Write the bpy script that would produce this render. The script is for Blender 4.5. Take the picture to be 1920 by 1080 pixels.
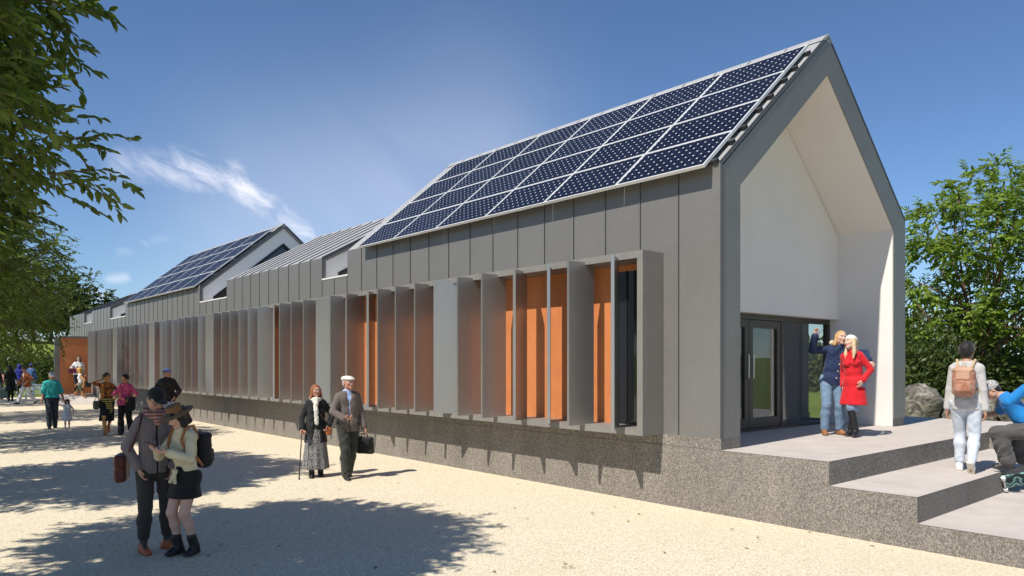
import bpy, bmesh, math, random
import numpy as np
from mathutils import Vector, Matrix

for o in list(bpy.data.objects):
    bpy.data.objects.remove(o)
scene = bpy.context.scene
COL = scene.collection
R_ = math.radians

# ---------------------------------------------------------------- camera
CAM = (5.53, -8.466, 2.0)
FW = (-0.7547, 0.656); RT = (0.656, 0.7547); FPX = 1382.0; HY = 681.0
cd = bpy.data.cameras.new('camera')
cam = bpy.data.objects.new('camera', cd); COL.objects.link(cam)
cam.location = CAM
cam.rotation_euler = (R_(90), 0, math.atan2(0.7547, 0.656))
cd.sensor_width = 36.0; cd.lens = 36.0 * FPX / 1920.0
cd.shift_y = (HY - 540.0) / 1920.0
cd.clip_start = 0.1; cd.clip_end = 3000
scene.camera = cam

# ---------------------------------------------------------------- light
SUN = Vector((-0.09, 1.0, -1.27)).normalized()
sun_el = math.asin(-SUN.z); sun_az = math.atan2(-SUN.x, -SUN.y)
sl = bpy.data.lights.new('sun', 'SUN'); sl.energy = 4.8; sl.angle = R_(0.53); sl.color = (1.0, 0.95, 0.86)
so = bpy.data.objects.new('sun', sl); COL.objects.link(so)
so.rotation_euler = SUN.to_track_quat('-Z', 'Y').to_euler(); so.location = (0, -20, 25)

world = bpy.data.worlds.new('World'); scene.world = world; world.use_nodes = True
wt = world.node_tree; wt.nodes.clear()
def wn(t, **k):
    n = wt.nodes.new(t)
    for a, b in k.items(): setattr(n, a, b)
    return n
def wset(sock, v):
    if isinstance(v, bpy.types.NodeSocket): wt.links.new(v, sock)
    else: sock.default_value = v
def wm(op, a, b=0.0, c=0.0, clamp=False):
    n = wn('ShaderNodeMath', operation=op, use_clamp=clamp)
    wset(n.inputs[0], a); wset(n.inputs[1], b); wset(n.inputs[2], c)
    return n.outputs[0]
sky = wn('ShaderNodeTexSky', sky_type='NISHITA')
sky.sun_disc = False; sky.sun_elevation = sun_el; sky.sun_rotation = sun_az
sky.altitude = 900; sky.air_density = 1.05; sky.dust_density = 0.05; sky.ozone_density = 8.0
tc = wn('ShaderNodeTexCoord'); sx = wn('ShaderNodeSeparateXYZ'); wt.links.new(tc.outputs['Generated'], sx.inputs[0])
AZ = wm('ARCTAN2', sx.outputs[0], sx.outputs[1]); EL = wm('ARCSINE', sx.outputs[2])
# thin cirrus, given by bearing and elevation of its streak
def azel(px, py):
    r = (px - 960) / FPX; u = (HY - py) / FPX
    d = Vector((FW[0] + r*RT[0], FW[1] + r*RT[1], u)).normalized()
    return math.atan2(d.x, d.y), math.asin(d.z)
def streak(p, q, wid, amp):
    a = azel(*p); b = azel(*q)
    dx, dy = b[0]-a[0], b[1]-a[1]; L2 = dx*dx+dy*dy
    u = wm('SUBTRACT', AZ, a[0]); v = wm('SUBTRACT', EL, a[1])
    h = wm('DIVIDE', wm('ADD', wm('MULTIPLY', u, dx), wm('MULTIPLY', v, dy)), L2, clamp=True)
    eu = wm('SUBTRACT', u, wm('MULTIPLY', h, dx)); ev = wm('SUBTRACT', v, wm('MULTIPLY', h, dy))
    d2 = wm('ADD', wm('MULTIPLY', eu, eu), wm('MULTIPLY', ev, ev))
    w = wid / FPX
    return wm('MULTIPLY', wm('EXPONENT', wm('MULTIPLY', d2, -1.0/(w*w))), amp)
parts = [streak((235, 306), (330, 316), 25, .62), streak((330, 316), (430, 336), 28, .95), streak((430, 336), (500, 385), 30, 1.1),
         streak((500, 385), (575, 445), 28, .8), streak((205, 525), (235, 520), 9, .55), streak((150, 552), (195, 556), 9, .6),
         streak((230, 470), (310, 445), 13, .28), streak((140, 575), (170, 570), 12, .5)]
tot = parts[0]
for q in parts[1:]: tot = wm('MAXIMUM', tot, q)
cv = wn('ShaderNodeCombineXYZ'); wset(cv.inputs[0], AZ); wset(cv.inputs[1], wm('ADD', EL, wm('MULTIPLY', AZ, 0.45)))
def wnoise(sc, det, sxy):
    mp = wn('ShaderNodeMapping'); mp.inputs['Scale'].default_value = sxy
    wt.links.new(cv.outputs[0], mp.inputs[0])
    n = wn('ShaderNodeTexNoise'); n.inputs['Scale'].default_value = sc; n.inputs['Detail'].default_value = det; n.inputs['Roughness'].default_value = .54
    n.inputs['Distortion'].default_value = .5
    wt.links.new(mp.outputs[0], n.inputs['Vector']); return n.outputs[0]
n1 = wnoise(26, 9, (1, 2.2, 1))
msk = wm('MULTIPLY', tot, wm('MULTIPLY_ADD', n1, 2.3, -.55, clamp=True), clamp=True)
sky_glow = wm('MULTIPLY', streak((520, 430), (860, 330), 190, .30), wm('MULTIPLY_ADD', wnoise(3, 3, (1, 1.6, 1)), 1.2, .3, clamp=True))   # broad pale glow painted into the sky colour, no cloud
msk = wm('MAXIMUM', msk, sky_glow)
mx = wn('ShaderNodeMix', data_type='RGBA')
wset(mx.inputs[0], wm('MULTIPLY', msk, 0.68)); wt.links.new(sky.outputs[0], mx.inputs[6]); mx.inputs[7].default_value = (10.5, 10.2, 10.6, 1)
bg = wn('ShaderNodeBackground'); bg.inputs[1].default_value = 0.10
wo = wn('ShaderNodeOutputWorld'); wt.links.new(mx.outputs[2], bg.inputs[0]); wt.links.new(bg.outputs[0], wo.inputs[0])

vs = scene.view_settings
vs.view_transform = 'Standard'; vs.look = 'None'; vs.gamma = 1.0; vs.exposure = 0.3; vs.use_curve_mapping = False
scene.render.engine = 'CYCLES'
scene.cycles.max_bounces = 5; scene.cycles.diffuse_bounces = 3; scene.cycles.glossy_bounces = 3; scene.cycles.transparent_max_bounces = 12

# ---------------------------------------------------------------- helpers
class MB:
    def __init__(s): s.v = []; s.f = []; s.m = []
    def poly(s, pts, m=0):
        b = len(s.v); s.v += [tuple(p) for p in pts]; s.f.append(tuple(range(b, b+len(pts)))); s.m.append(m)
    def hexa(s, p, m=0):        # p: 4 bottom (ccw from above) + 4 top
        b = len(s.v); s.v += [tuple(q) for q in p]
        for f in ((3,2,1,0),(4,5,6,7),(0,1,5,4),(1,2,6,5),(2,3,7,6),(3,0,4,7)):
            s.f.append(tuple(b+i for i in f)); s.m.append(m)
        return s
    def box(s, x0, x1, y0, y1, z0, z1, m=0):
        return s.hexa([(x0,y0,z0),(x1,y0,z0),(x1,y1,z0),(x0,y1,z0),(x0,y0,z1),(x1,y0,z1),(x1,y1,z1),(x0,y1,z1)], m)
    def prismX(s, pts, xa, xb, m=0, mcap=None):   # pts (y,z) ccw seen from +X ; xa<xb
        n = len(pts); b = len(s.v)
        s.v += [(xa, y, z) for y, z in pts] + [(xb, y, z) for y, z in pts]
        s.f.append(tuple(b+n+i for i in range(n))); s.m.append(m if mcap is None else mcap)
        s.f.append(tuple(b+i for i in reversed(range(n)))); s.m.append(m if mcap is None else mcap)
        for i in range(n):
            j = (i+1) % n
            s.f.append((b+i, b+j, b+n+j, b+n+i)); s.m.append(m)
        return s
    def ringX(s, outer, inner, xa, xb, m=0, mi=None):  # closed strip between two polygons of equal count
        n = len(outer); b = len(s.v)
        for x in (xa, xb): s.v += [(x, y, z) for y, z in outer] + [(x, y, z) for y, z in inner]
        A = lambda k, r, i: b + k*2*n + r*n + i % n
        for i in range(n):
            s.f.append((A(1,0,i), A(1,0,i+1), A(1,1,i+1), A(1,1,i))); s.m.append(m)
            s.f.append((A(0,0,i+1), A(0,0,i), A(0,1,i), A(0,1,i+1))); s.m.append(m)
            s.f.append((A(0,0,i), A(0,0,i+1), A(1,0,i+1), A(1,0,i))); s.m.append(m)
            s.f.append((A(0,1,i+1), A(0,1,i), A(1,1,i), A(1,1,i+1))); s.m.append(m if mi is None else mi)
        return s
    def tube(s, pts, rad, n=8, m=0, cap=True):
        pts = [Vector(p) for p in pts]
        if not hasattr(rad, '__len__'): rad = [rad]*len(pts)
        rings = []; prev = None
        for i, p in enumerate(pts):
            d = (pts[min(i+1, len(pts)-1)] - pts[max(i-1, 0)])
            d = d.normalized() if d.length > 1e-9 else Vector((0,0,1))
            if prev is None:
                u = d.cross(Vector((0,0,1)));
                if u.length < 1e-3: u = d.cross(Vector((0,1,0)))
            else: u = prev - d*prev.dot(d)
            u.normalize(); prev = u; w = d.cross(u)
            b = len(s.v)
            for k in range(n):
                a = 2*math.pi*k/n; s.v.append(tuple(p + (u*math.cos(a) + w*math.sin(a))*rad[i]))
            rings.append(b)
        for a, b in zip(rings, rings[1:]):
            for k in range(n):
                k2 = (k+1) % n
                s.f.append((a+k, a+k2, b+k2, b+k)); s.m.append(m)
        if cap:
            s.f.append(tuple(rings[0]+k for k in reversed(range(n)))); s.m.append(m)
            s.f.append(tuple(rings[-1]+k for k in range(n))); s.m.append(m)
        return s
    def mesh(s, name, mats, smooth=False):
        me = bpy.data.meshes.new(name); me.from_pydata(s.v, [], s.f)
        if not isinstance(mats, (list, tuple)): mats = [mats]
        for q in mats: me.materials.append(q)
        me.polygons.foreach_set('material_index', s.m)
        if smooth: me.polygons.foreach_set('use_smooth', [True]*len(s.f))
        me.update(); return me

def link(name, data, parent=None, loc=None):
    o = bpy.data.objects.new(name, data); COL.objects.link(o)
    if parent is not None: o.parent = parent
    if loc is not None: o.location = loc
    return o
def add(name, mb, mats, parent=None, loc=None, smooth=False):
    return link(name, mb.mesh(name, mats, smooth), parent, loc)
def tag(o, label, cat, group=None):
    o['label'] = label; o['category'] = cat
    if group: o['group'] = group
    return o
def struct(o, label=None, kind='structure'):
    o['kind'] = kind
    if label: o['label'] = label
    return o
def empty(name, loc, rz=0, label=None, cat=None, group=None):
    o = link(name, None, None, loc); o.rotation_euler = (0, 0, rz); o.empty_display_size = .2
    if label: tag(o, label, cat, group)
    return o
def bevel(o, w=.006, seg=1):
    md = o.modifiers.new('bevel', 'BEVEL'); md.width = w; md.segments = seg; md.limit_method = 'ANGLE'; return o
def onZ(px, py, Z=0.0):        # point of the level Z seen at a pixel of the 1920 wide photograph (survey of where things stand)
    s = FPX*(CAM[2]-Z)/(py-HY); r = (px-960)/FPX
    return Vector((CAM[0]+s*(FW[0]+r*RT[0]), CAM[1]+s*(FW[1]+r*RT[1]), Z))

# ---------------------------------------------------------------- materials
class NT:
    def __init__(s, name):
        s.mat = bpy.data.materials.new(name); s.mat.use_nodes = True; s.t = s.mat.node_tree
        s.b = s.t.nodes['Principled BSDF']; s.out = s.t.nodes['Material Output']; s._c = None
    def n(s, t, **k):
        x = s.t.nodes.new(t)
        for a, b in k.items(): setattr(x, a, b)
        return x
    def set(s, sock, v):
        if isinstance(v, bpy.types.NodeSocket): s.t.links.new(v, sock)
        elif isinstance(v, tuple) and len(v) == 3 and sock.type == 'RGBA': sock.default_value = (*v, 1)
        else: sock.default_value = v
    def co(s, kind='Object'):
        if s._c is None: s._c = s.n('ShaderNodeTexCoord')
        return s._c.outputs[kind]
    def geo(s): return s.n('ShaderNodeNewGeometry').outputs['Position']
    def map(s, v, scale=(1,1,1), rot=(0,0,0)):
        m = s.n('ShaderNodeMapping'); m.inputs['Scale'].default_value = scale; m.inputs['Rotation'].default_value = rot
        s.set(m.inputs[0], v); return m.outputs[0]
    def noise(s, v, scale, det=3, rough=.55, dist=0):
        x = s.n('ShaderNodeTexNoise'); s.set(x.inputs['Vector'], v)
        x.inputs['Scale'].default_value = scale; x.inputs['Detail'].default_value = det; x.inputs['Roughness'].default_value = rough; x.inputs['Distortion'].default_value = dist
        return x.outputs[0]
    def voro(s, v, scale, feature='F1', out=0):
        x = s.n('ShaderNodeTexVoronoi', feature=feature); s.set(x.inputs['Vector'], v); x.inputs['Scale'].default_value = scale
        return x.outputs[out]
    def ramp(s, f, stops):
        x = s.n('ShaderNodeValToRGB'); s.set(x.inputs[0], f); e = x.color_ramp.elements
        while len(e) < len(stops): e.new(.5)
        for i, (p, c) in enumerate(stops):
            e[i].position = p; e[i].color = (*c, 1) if len(c) == 3 else c
        return x.outputs[0]
    def math(s, op, a, b=0.0, clamp=False):
        x = s.n('ShaderNodeMath', operation=op, use_clamp=clamp); s.set(x.inputs[0], a); s.set(x.inputs[1], b); return x.outputs[0]
    def mix(s, f, a, b, mode='MIX'):
        x = s.n('ShaderNodeMix', data_type='RGBA', blend_type=mode); s.set(x.inputs[0], f); s.set(x.inputs[6], a); s.set(x.inputs[7], b); return x.outputs[2]
    def bump(s, h, strength=.3, dist=.01):
        x = s.n('ShaderNodeBump'); s.set(x.inputs['Height'], h); x.inputs['Strength'].default_value = strength; x.inputs['Distance'].default_value = dist
        s.t.links.new(x.outputs[0], s.b.inputs['Normal']); return x
    def p(s, **k):
        for a, v in k.items():
            s.set(s.b.inputs[{'col':'Base Color','rough':'Roughness','metal':'Metallic','spec':'Specular IOR Level','coat':'Coat Weight','coatr':'Coat Roughness','sheen':'Sheen Weight'}[a]], v)
        return s
def lin(r, g, b):
    return tuple((c/255/12.92 if c/255 < .04045 else ((c/255+.055)/1.055)**2.4) for c in (r, g, b))

M = {}
def m_plain(key, col, rough=.6, metal=0, spec=.5, var=.12, scale=6, bump=.0):
    t = NT(key); g = t.geo(); f = t.noise(g, scale, 4)
    a = tuple(c*(1-var) for c in col); b = tuple(min(1, c*(1+var)) for c in col)
    t.p(col=t.ramp(f, [(.3, a), (.7, b)]), rough=rough, metal=metal, spec=spec)
    if bump: t.bump(t.noise(g, scale*12, 3), bump, .004)
    M[key] = t.mat; return t.mat

def m_metal(key, col, rough, metal, mott=.14):
    t = NT(key); g = t.geo()
    f = t.noise(g, 9, 6, .7); f2 = t.noise(g, 1.3, 3); st = t.noise(t.map(g, (14, 14, .6)), 1.0, 3)
    oi = t.n('ShaderNodeObjectInfo').outputs['Random']      # every panel is a sheet of its own tone
    v = t.math('ADD', t.math('MULTIPLY', f, .42), t.math('ADD', t.math('MULTIPLY', f2, .26), t.math('ADD', t.math('MULTIPLY', st, .2), t.math('MULTIPLY', oi, .12))))
    t.p(col=t.ramp(v, [(.32, tuple(c*(1-mott) for c in col)), (.68, tuple(c*(1+mott) for c in col))]), metal=metal, spec=.5)
    t.p(rough=t.math('ADD', t.math('MULTIPLY', f, .16), rough-.08))
    t.bump(t.noise(g, 3.5, 3), .06, .01)
    M[key] = t.mat
m_metal('cladding', (.208, .199, .186), .38, .33, .08)
m_metal('roofing', (.36, .355, .35), .5, .1)
m_metal('fin_metal', (.38, .365, .35), .33, .72, .06)
m_metal('frame_metal', (.25, .235, .215), .5, .25)
m_metal('seam', (.060, .066, .074), .6, .1)
m_metal('verge', (.205, .198, .18), .5, .12)
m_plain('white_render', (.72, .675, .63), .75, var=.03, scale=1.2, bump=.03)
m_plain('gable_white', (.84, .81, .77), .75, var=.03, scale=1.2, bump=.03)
m_plain('bounce_roof', (.62, .61, .59), .8, var=.06)  # link roof tops made pale to bounce sunlight onto the gable walls
m_plain('orange_board', (.52, .178, .06), .55, var=.07, scale=5, bump=.04)
m_plain('dark_frame', (.05, .041, .032), .42, .2, var=.1)
m_plain('black_frame', (.012, .012, .013), .4, var=.1)
m_plain('brown_lining', (.085, .068, .055), .6)
m_plain('room_wall', (.20, .205, .21), .7, var=.03, scale=2)
m_plain('room_floor', (.22, .21, .21), .45, var=.1, scale=2)
m_plain('concrete', (.50, .445, .40), .8, var=.09, scale=2.3, bump=.14)
m_plain('rail_metal', (.06, .06, .065), .5, .5)
m_plain('panel_frame', (.80, .80, .79), .35, .15, var=.03)
m_plain('black_plastic', (.012, .012, .013), .45, var=.1)
m_plain('white_paint', (.78, .78, .77), .5, var=.04)
m_plain('bark', (.085, .060, .042), .9, var=.3, scale=18, bump=.5)
m_plain('bark_red', (.125, .066, .042), .85, var=.3, scale=18, bump=.5)
m_plain('steel', (.55, .55, .56), .3, .9, var=.05)

t = NT('granite'); g = t.geo()
gs = t.map(g, (1, 1, .72))
sp = t.noise(gs, 62, 4, .75); sp2 = t.noise(gs, 150, 2, .6); big = t.noise(t.map(g, (2.2, 2.2, .5)), 1.0, 4)
v = t.math('ADD', t.math('MULTIPLY', sp, .62), t.math('ADD', t.math('MULTIPLY', sp2, .28), t.math('MULTIPLY', big, .10)))
t.p(col=t.ramp(v, [(.36, (.046, .040, .032)), (.46, (.135, .119, .10)), (.54, (.24, .212, .18)), (.64, (.47, .42, .36))]), rough=.75)
t.bump(sp, .28, .006); M['granite'] = t.mat

t = NT('gravel'); g = t.geo()
wv = t.n('ShaderNodeVectorMath', operation='ADD'); wob = t.n('ShaderNodeTexNoise'); t.set(wob.inputs['Vector'], g); wob.inputs['Scale'].default_value = 14
sc = t.n('ShaderNodeVectorMath', operation='SCALE'); t.set(sc.inputs[0], wob.outputs[1]); sc.inputs['Scale'].default_value = .05
t.set(wv.inputs[0], g); t.set(wv.inputs[1], sc.outputs[0]); gv = wv.outputs[0]
vd = t.voro(gv, 78, 'F1', 0); vcx = t.n('ShaderNodeTexVoronoi', feature='F1'); t.set(vcx.inputs['Vector'], gv); vcx.inputs['Scale'].default_value = 78
sep = t.n('ShaderNodeSeparateColor'); t.set(sep.inputs[0], vcx.outputs['Color'])
base = t.ramp(sep.outputs[0], [(0.0, (.34, .26, .16)), (.14, (.56, .455, .30)), (.45, (.76, .66, .475)), (.8, (.84, .755, .575)), (1.0, (.90, .85, .71))])
dirt = t.noise(g, .55, 4, .6)
col = t.mix(t.math('MULTIPLY', t.ramp(dirt, [(.42, (0,0,0)), (.68, (1,1,1))]), .35), base, (.66, .55, .37))
edge = t.ramp(vd, [(.35, (0,0,0)), (.75, (1,1,1))])
col = t.mix(t.math('MULTIPLY', edge, .32), col, (.36, .27, .165))
fine = t.noise(g, 160, 3, .7)
col = t.mix(.25, col, t.ramp(fine, [(.3, (.36, .29, .19)), (.7, (.86, .80, .66))]))
t.p(col=col, rough=.92, spec=.2)
hgt = t.math('ADD', t.math('MULTIPLY', vd, -1.0), t.math('MULTIPLY', fine, .35))
t.bump(hgt, .55, .010); M['gravel'] = t.mat

t = NT('grass'); g = t.geo()
f = t.noise(g, .35, 5, .6); f2 = t.noise(g, 22, 3, .7)
c1 = t.ramp(f, [(.3, (.13, .175, .026)), (.7, (.25, .29, .055))])
t.p(col=t.mix(.45, c1, t.ramp(f2, [(.3, (.08, .12, .018)), (.75, (.30, .34, .07))])), rough=.9, spec=.15)
t.bump(f2, .8, .05); M['grass'] = t.mat

def m_glass(key, tint, refl=.12):
    t = NT(key); t.t.nodes.remove(t.b)
    tr = t.n('ShaderNodeBsdfTransparent'); tr.inputs[0].default_value = (*tint, 1)
    gl = t.n('ShaderNodeBsdfGlossy'); gl.inputs['Roughness'].default_value = .015; gl.inputs[0].default_value = (.95, .97, 1, 1)
    fr = t.n('ShaderNodeLayerWeight'); fr.inputs[0].default_value = .5
    mxs = t.n('ShaderNodeMixShader'); t.set(mxs.inputs[0], t.math('ADD', t.math('MULTIPLY', t.math('POWER', fr.outputs['Facing'], 4.0), .7), refl, clamp=True))
    t.t.links.new(tr.outputs[0], mxs.inputs[1]); t.t.links.new(gl.outputs[0], mxs.inputs[2]); t.t.links.new(mxs.outputs[0], t.out.inputs[0])
    M[key] = t.mat
m_glass('door_glass', (.90, .92, .91), .04)
t = NT('dark_glass'); t.p(col=(.012, .014, .02), rough=.06, spec=.7); M['dark_glass'] = t.mat

# photovoltaic cells: pale corner dots between chamfered dark cells (object space, 0.125 m cells)
def m_cells(key, dot):
    t = NT(key); s = t.n('ShaderNodeSeparateXYZ'); t.set(s.inputs[0], t.co('Object'))
    def fr(o, size):
        q = t.math('DIVIDE', o, size); return t.math('ABSOLUTE', t.math('SUBTRACT', t.math('FRACT', q), .5))
    u = fr(s.outputs[0], .125); v = fr(s.outputs[1], .125)      # .5 at cell borders
    d = t.math('ADD', t.math('SUBTRACT', .5, u), t.math('SUBTRACT', .5, v))
    dots = t.math('LESS_THAN', d, dot)
    line = t.math('GREATER_THAN', t.math('MAXIMUM', u, v), .478)
    bus = t.math('LESS_THAN', t.math('ABSOLUTE', t.math('SUBTRACT', u, .25)), .014)
    vr = t.math('ADD', t.math('MULTIPLY', t.noise(t.co('Object'), 3, 3), .6), t.math('MULTIPLY', t.n('ShaderNodeObjectInfo').outputs['Random'], .4))
    base = t.ramp(vr, [(.3, (.006, .007, .020)), (.7, (.011, .013, .032))])
    c = t.mix(t.math('MULTIPLY', bus, .25), base, (.10, .12, .16))
    c = t.mix(t.math('MULTIPLY', line, .5), c, (.05, .09, .11))
    c = t.mix(dots, c, (.72, .74, .76))
    t.p(col=c, rough=.35, spec=.05); M[key] = t.mat
m_cells('cells', .125); m_cells('cells_fine', .09)

def m_leaf(key, c0, c1, trans=.35, rough=.5, spec=.35):
    t = NT(key); at = t.n('ShaderNodeAttribute', attribute_name='var')
    col = t.ramp(at.outputs['Fac'], [(0, c0), (1, c1)])
    t.p(col=col, rough=rough, spec=spec)
    tl = t.n('ShaderNodeBsdfTranslucent'); t.set(tl.inputs[0], t.mix(.5, col, (.30, .40, .04)))
    ms = t.n('ShaderNodeMixShader'); ms.inputs[0].default_value = trans
    t.t.links.new(t.b.outputs[0], ms.inputs[1]); t.t.links.new(tl.outputs[0], ms.inputs[2]); t.t.links.new(ms.outputs[0], t.out.inputs[0])
    M[key] = t.mat
m_leaf('leaf_dark', (.045, .085, .014), (.13, .19, .034), .38)
m_leaf('leaf_bright', (.10, .18, .024), (.30, .42, .06), .45)
m_leaf('leaf_hedge', (.028, .048, .012), (.085, .11, .026), .2)
m_leaf('leaf_olive', (.06, .07, .02), (.17, .17, .05), .2)

# ================================================================ setting
W = 6.0; ZE = 4.65; ZR = 7.2; PL = 1.0; TER = .85
def sheet(x0, x1, y0, y1, z, nx=1, ny=1, fn=None):
    mb = MB()
    for i in range(nx+1):
        for j in range(ny+1):
            x = x0+(x1-x0)*i/nx; y = y0+(y1-y0)*j/ny
            mb.v.append((x, y, z+(fn(x, y) if fn else 0)))
    for i in range(nx):
        for j in range(ny):
            a = i*(ny+1)+j; mb.f.append((a, a+ny+1, a+ny+2, a+1)); mb.m.append(0)
    return mb
struct(add('ground', sheet(-900, 700, -700, 900, -.03), M['grass']), 'mown grass ground reaching the horizon')
struct(add('gravel_forecourt', sheet(-46, 24, -26, .0, 0), M['gravel']), 'pale sandy gravel forecourt in front of the building')
def hill(x, y):
    d = max(0, -x-62); return 7.5*(1-math.exp(-(d/75)**1.6)) + .35*math.sin(x*.06+y*.05)*min(1, d/40)
struct(add('lawn_hill', sheet(-300, -47, -160, 260, .004, 44, 60, hill), M['grass'], smooth=True), 'grassy slope rising beyond the far end')
def bank(x, y): return .5*min(1, max(0, (y-8.2)/2.5)) + 3.2*(1-math.exp(-(max(0, y-34)/60)**1.5))
struct(add('back_lawn', sheet(-44, 60, 6.03, 180, .006, 40, 60, bank), M['grass'], smooth=True), 'bright lawn behind the building')

# terrace and wide steps
terrace = struct(add('terrace', MB().prismX([(-.012, 0), (8.4, 0), (8.4, TER-.004), (-.012, TER-.004)], -1.2, 1.457), M['granite']), 'granite sided terrace with pale paved top')
add('paving', sheet(-1.2, 1.457, -.012, 8.4, TER), M['concrete'], terrace)
s2 = add('step', MB().prismX([(-.012, 0), (5.67, 0), (5.67, .561), (-.012, .561)], 1.457, 2.42), M['granite'], terrace)
add('tread', sheet(1.457, 2.42, -.012, 5.67, .565), M['concrete'], s2)
s3 = add('step', MB().prismX([(-.012, 0), (9, 0), (9, .276), (-.012, .276)], 2.42, 9.0), M['granite'], terrace)
add('tread', sheet(2.42, 9.0, -.012, 9.0, .28), M['concrete'], s3)
r3 = add('return_step', MB().box(1.457, 2.42, 5.67, 8.4, 0, TER-.004), M['granite'], terrace)
add('tread', sheet(1.457, 2.42, 5.67, 8.4, TER), M['concrete'], r3)

# ================================================================ building
B = empty('gabled_building', (0, 0, 0), 0, 'long grey metal clad building with stepped gable roofs and a vertical fin screen', 'building')
XEND = -42.3
add('plinth', MB().box(XEND, -1.2, -.012, W, .0, TER-.003), M['granite'], B)
add('plinth_course', MB().box(XEND, -1.2, -.008, .45, TER, PL), M['granite'], B)
add('plinth_course', MB().box(XEND, -1.84, 5.56, W, TER, PL), M['granite'], B)
add('plinth_course', MB().box(-1.2, -.002, -.0085, .455, TER+.001, PL), M['granite'], B)
add('plinth_course', MB().box(-1.2, -.03, 5.49, W, TER+.001, PL), M['granite'], B)

def pent(y0, y1, z0, ze, zr): return [(y0, z0), (y1, z0), (y1, ze), ((y0+y1)/2, zr), (y0, ze)]

wall = add('wall', MB().box(-10.10, -1.21, .05, .45, PL, ZE-.05), M['seam'], B)
def clad(x0, n, pitch, z0, z1, parent):
    mb = MB().box(-pitch+.007, -.007, 0, .03, z0, z1).box(-.007, .007, .012, .03, z0, z1, 1)
    # folded edge of the standing seam
    mb.box(-.020, -.008, -.012, .0, z0, z1)
    me = mb.mesh('cladding_panel', [M['cladding'], M['seam']])
    for k in range(n): link('cladding_panel', me, parent, (x0-k*pitch, 0, 0))
def roof_panels(x0, n, pitch, ze, zr, parent, right=True):
    a = math.atan2(zr-ze, W/2); c, s = math.cos(a), math.sin(a); L = (W/2)/c
    def P(x, d, h, side):      # d along slope from eave, h above
        y = d*c - h*s; z = ze + d*s + h*c
        return (x, y if side == 0 else W-y, z)
    for side in ((0, 1) if right else (0,)):
        mb = MB()
        def slab(xa, xb, d0, d1, h0, h1, m):
            q = [P(xa,d0,h0,side), P(xb,d0,h0,side), P(xb,d1,h0,side), P(xa,d1,h0,side), P(xa,d0,h1,side), P(xb,d0,h1,side), P(xb,d1,h1,side), P(xa,d1,h1,side)]
            if side: q = [q[i] for i in (1,0,3,2,5,4,7,6)]
            mb.hexa(q, m)
        slab(-pitch+.006, -.006, 0.0, L-.01, -.03, .0, 0)
        slab(-.026, -.002, 0.0, L-.02, .0, .022, 1)
        slab(-.006, .006, .0, L-.02, -.03, -.012, 1)
        me = mb.mesh('roof_panel', [M['roofing'], M['seam']])
        for k in range(n): link('roof_panel', me, parent, (x0-k*pitch, 0, 0))
    return P, c, s, L

# near block: fifteen bays, open porch at its end
NB, PT = 15, .675
clad(0, NB, PT, PL, ZE, wall)
roof1 = add('roof', MB().hexa([(-10.12,.03,ZE-.22),(-1.2,.03,ZE-.22),(-1.2,3,ZR-.22),(-10.12,3,ZR-.22),(-10.12,.03,ZE-.04),(-1.2,.03,ZE-.04),(-1.2,3,ZR-.06),(-10.12,3,ZR-.06)])
                    .hexa([(-10.12,3,ZR-.22),(-1.2,3,ZR-.22),(-1.2,W-.03,ZE-.22),(-10.12,W-.03,ZE-.22),(-10.12,3,ZR-.06),(-1.2,3,ZR-.06),(-1.2,W-.03,ZE-.04),(-10.12,W-.03,ZE-.04)]), M['seam'], B)
P1, c1, s1, L1 = roof_panels(0, NB, PT, ZE, ZR, roof1)
add('ridge_cap', MB().prismX([(2.85, ZR-.105), (3.15, ZR-.105), (3, ZR+.025)], -10.12, 0.004), M['roofing'], roof1)
# porch portal: metal ring with white lining
inn = pent(.455, 5.49, PL-.15, 4.42, 6.575); out = pent(.03, W-.03, PL-.15, ZE-.03, ZR-.04)
inn2 = [(.455, PL), (.455, 4.42), (2.975, 6.575), (5.49, 4.42), (5.49, PL)]
out2 = [(.03, PL), (.03, ZE-.04), (3.0, ZR-.045), (W, ZE-.02), (W, PL)]
pf = MB()
n_ = 5; b0 = 0
for x in (-1.2, 0.0): pf.v += [(x, y, z) for y, z in out2] + [(x, y, z) for y, z in inn2]
for i in range(4):
    o0, o1, i0, i1 = i, i+1, 5+i, 6+i
    pf.f += [(10+o1, 10+o0, 10+i0, 10+i1), (o0, o1, i1, i0), (o0, 10+o0, 10+o1, o1), (i1, 10+i1, 10+i0, i0)]
    pf.m += [0, 0, 0, 0]
pf.f += [(0, 5, 15, 10), (4, 14, 19, 9)]; pf.m += [0, 0]
portal = add('portal_frame', pf, M['verge'], B)
# white lining of the porch (3 mm proud of the ring inside)
k = .004
li = [(.455+k, TER+.005), (.455+k, 4.42-.002), (2.975, 6.575-.006), (5.49-k, 4.42-.002), (5.49-k, TER+.005)]
for nm, a, b_ in (('porch_side', 0, 1), ('porch_soffit', 1, 2), ('porch_soffit', 2, 3), ('porch_side', 3, 4)):
    (ya, za), (yb, zb) = li[a], li[b_]
    add(nm, MB().hexa([(-1.2, ya, za), (-.02, ya, za), (-.02, yb, zb), (-1.2, yb, zb)] + [(-1.2, ya+(.012 if a == 3 else -.012 if a == 0 else 0), za+(.012 if 0 < a < 3 else 0)), (-.02, ya+(.012 if a == 3 else -.012 if a == 0 else 0), za+(.012 if 0 < a < 3 else 0)), (-.02, yb+(.012 if a == 3 else -.012 if a == 0 else 0), zb+(.012 if 0 < a < 3 else 0)), (-1.2, yb+(.012 if a == 3 else -.012 if a == 0 else 0), zb+(.012 if 0 < a < 3 else 0))]), M['white_render'], portal)
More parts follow.
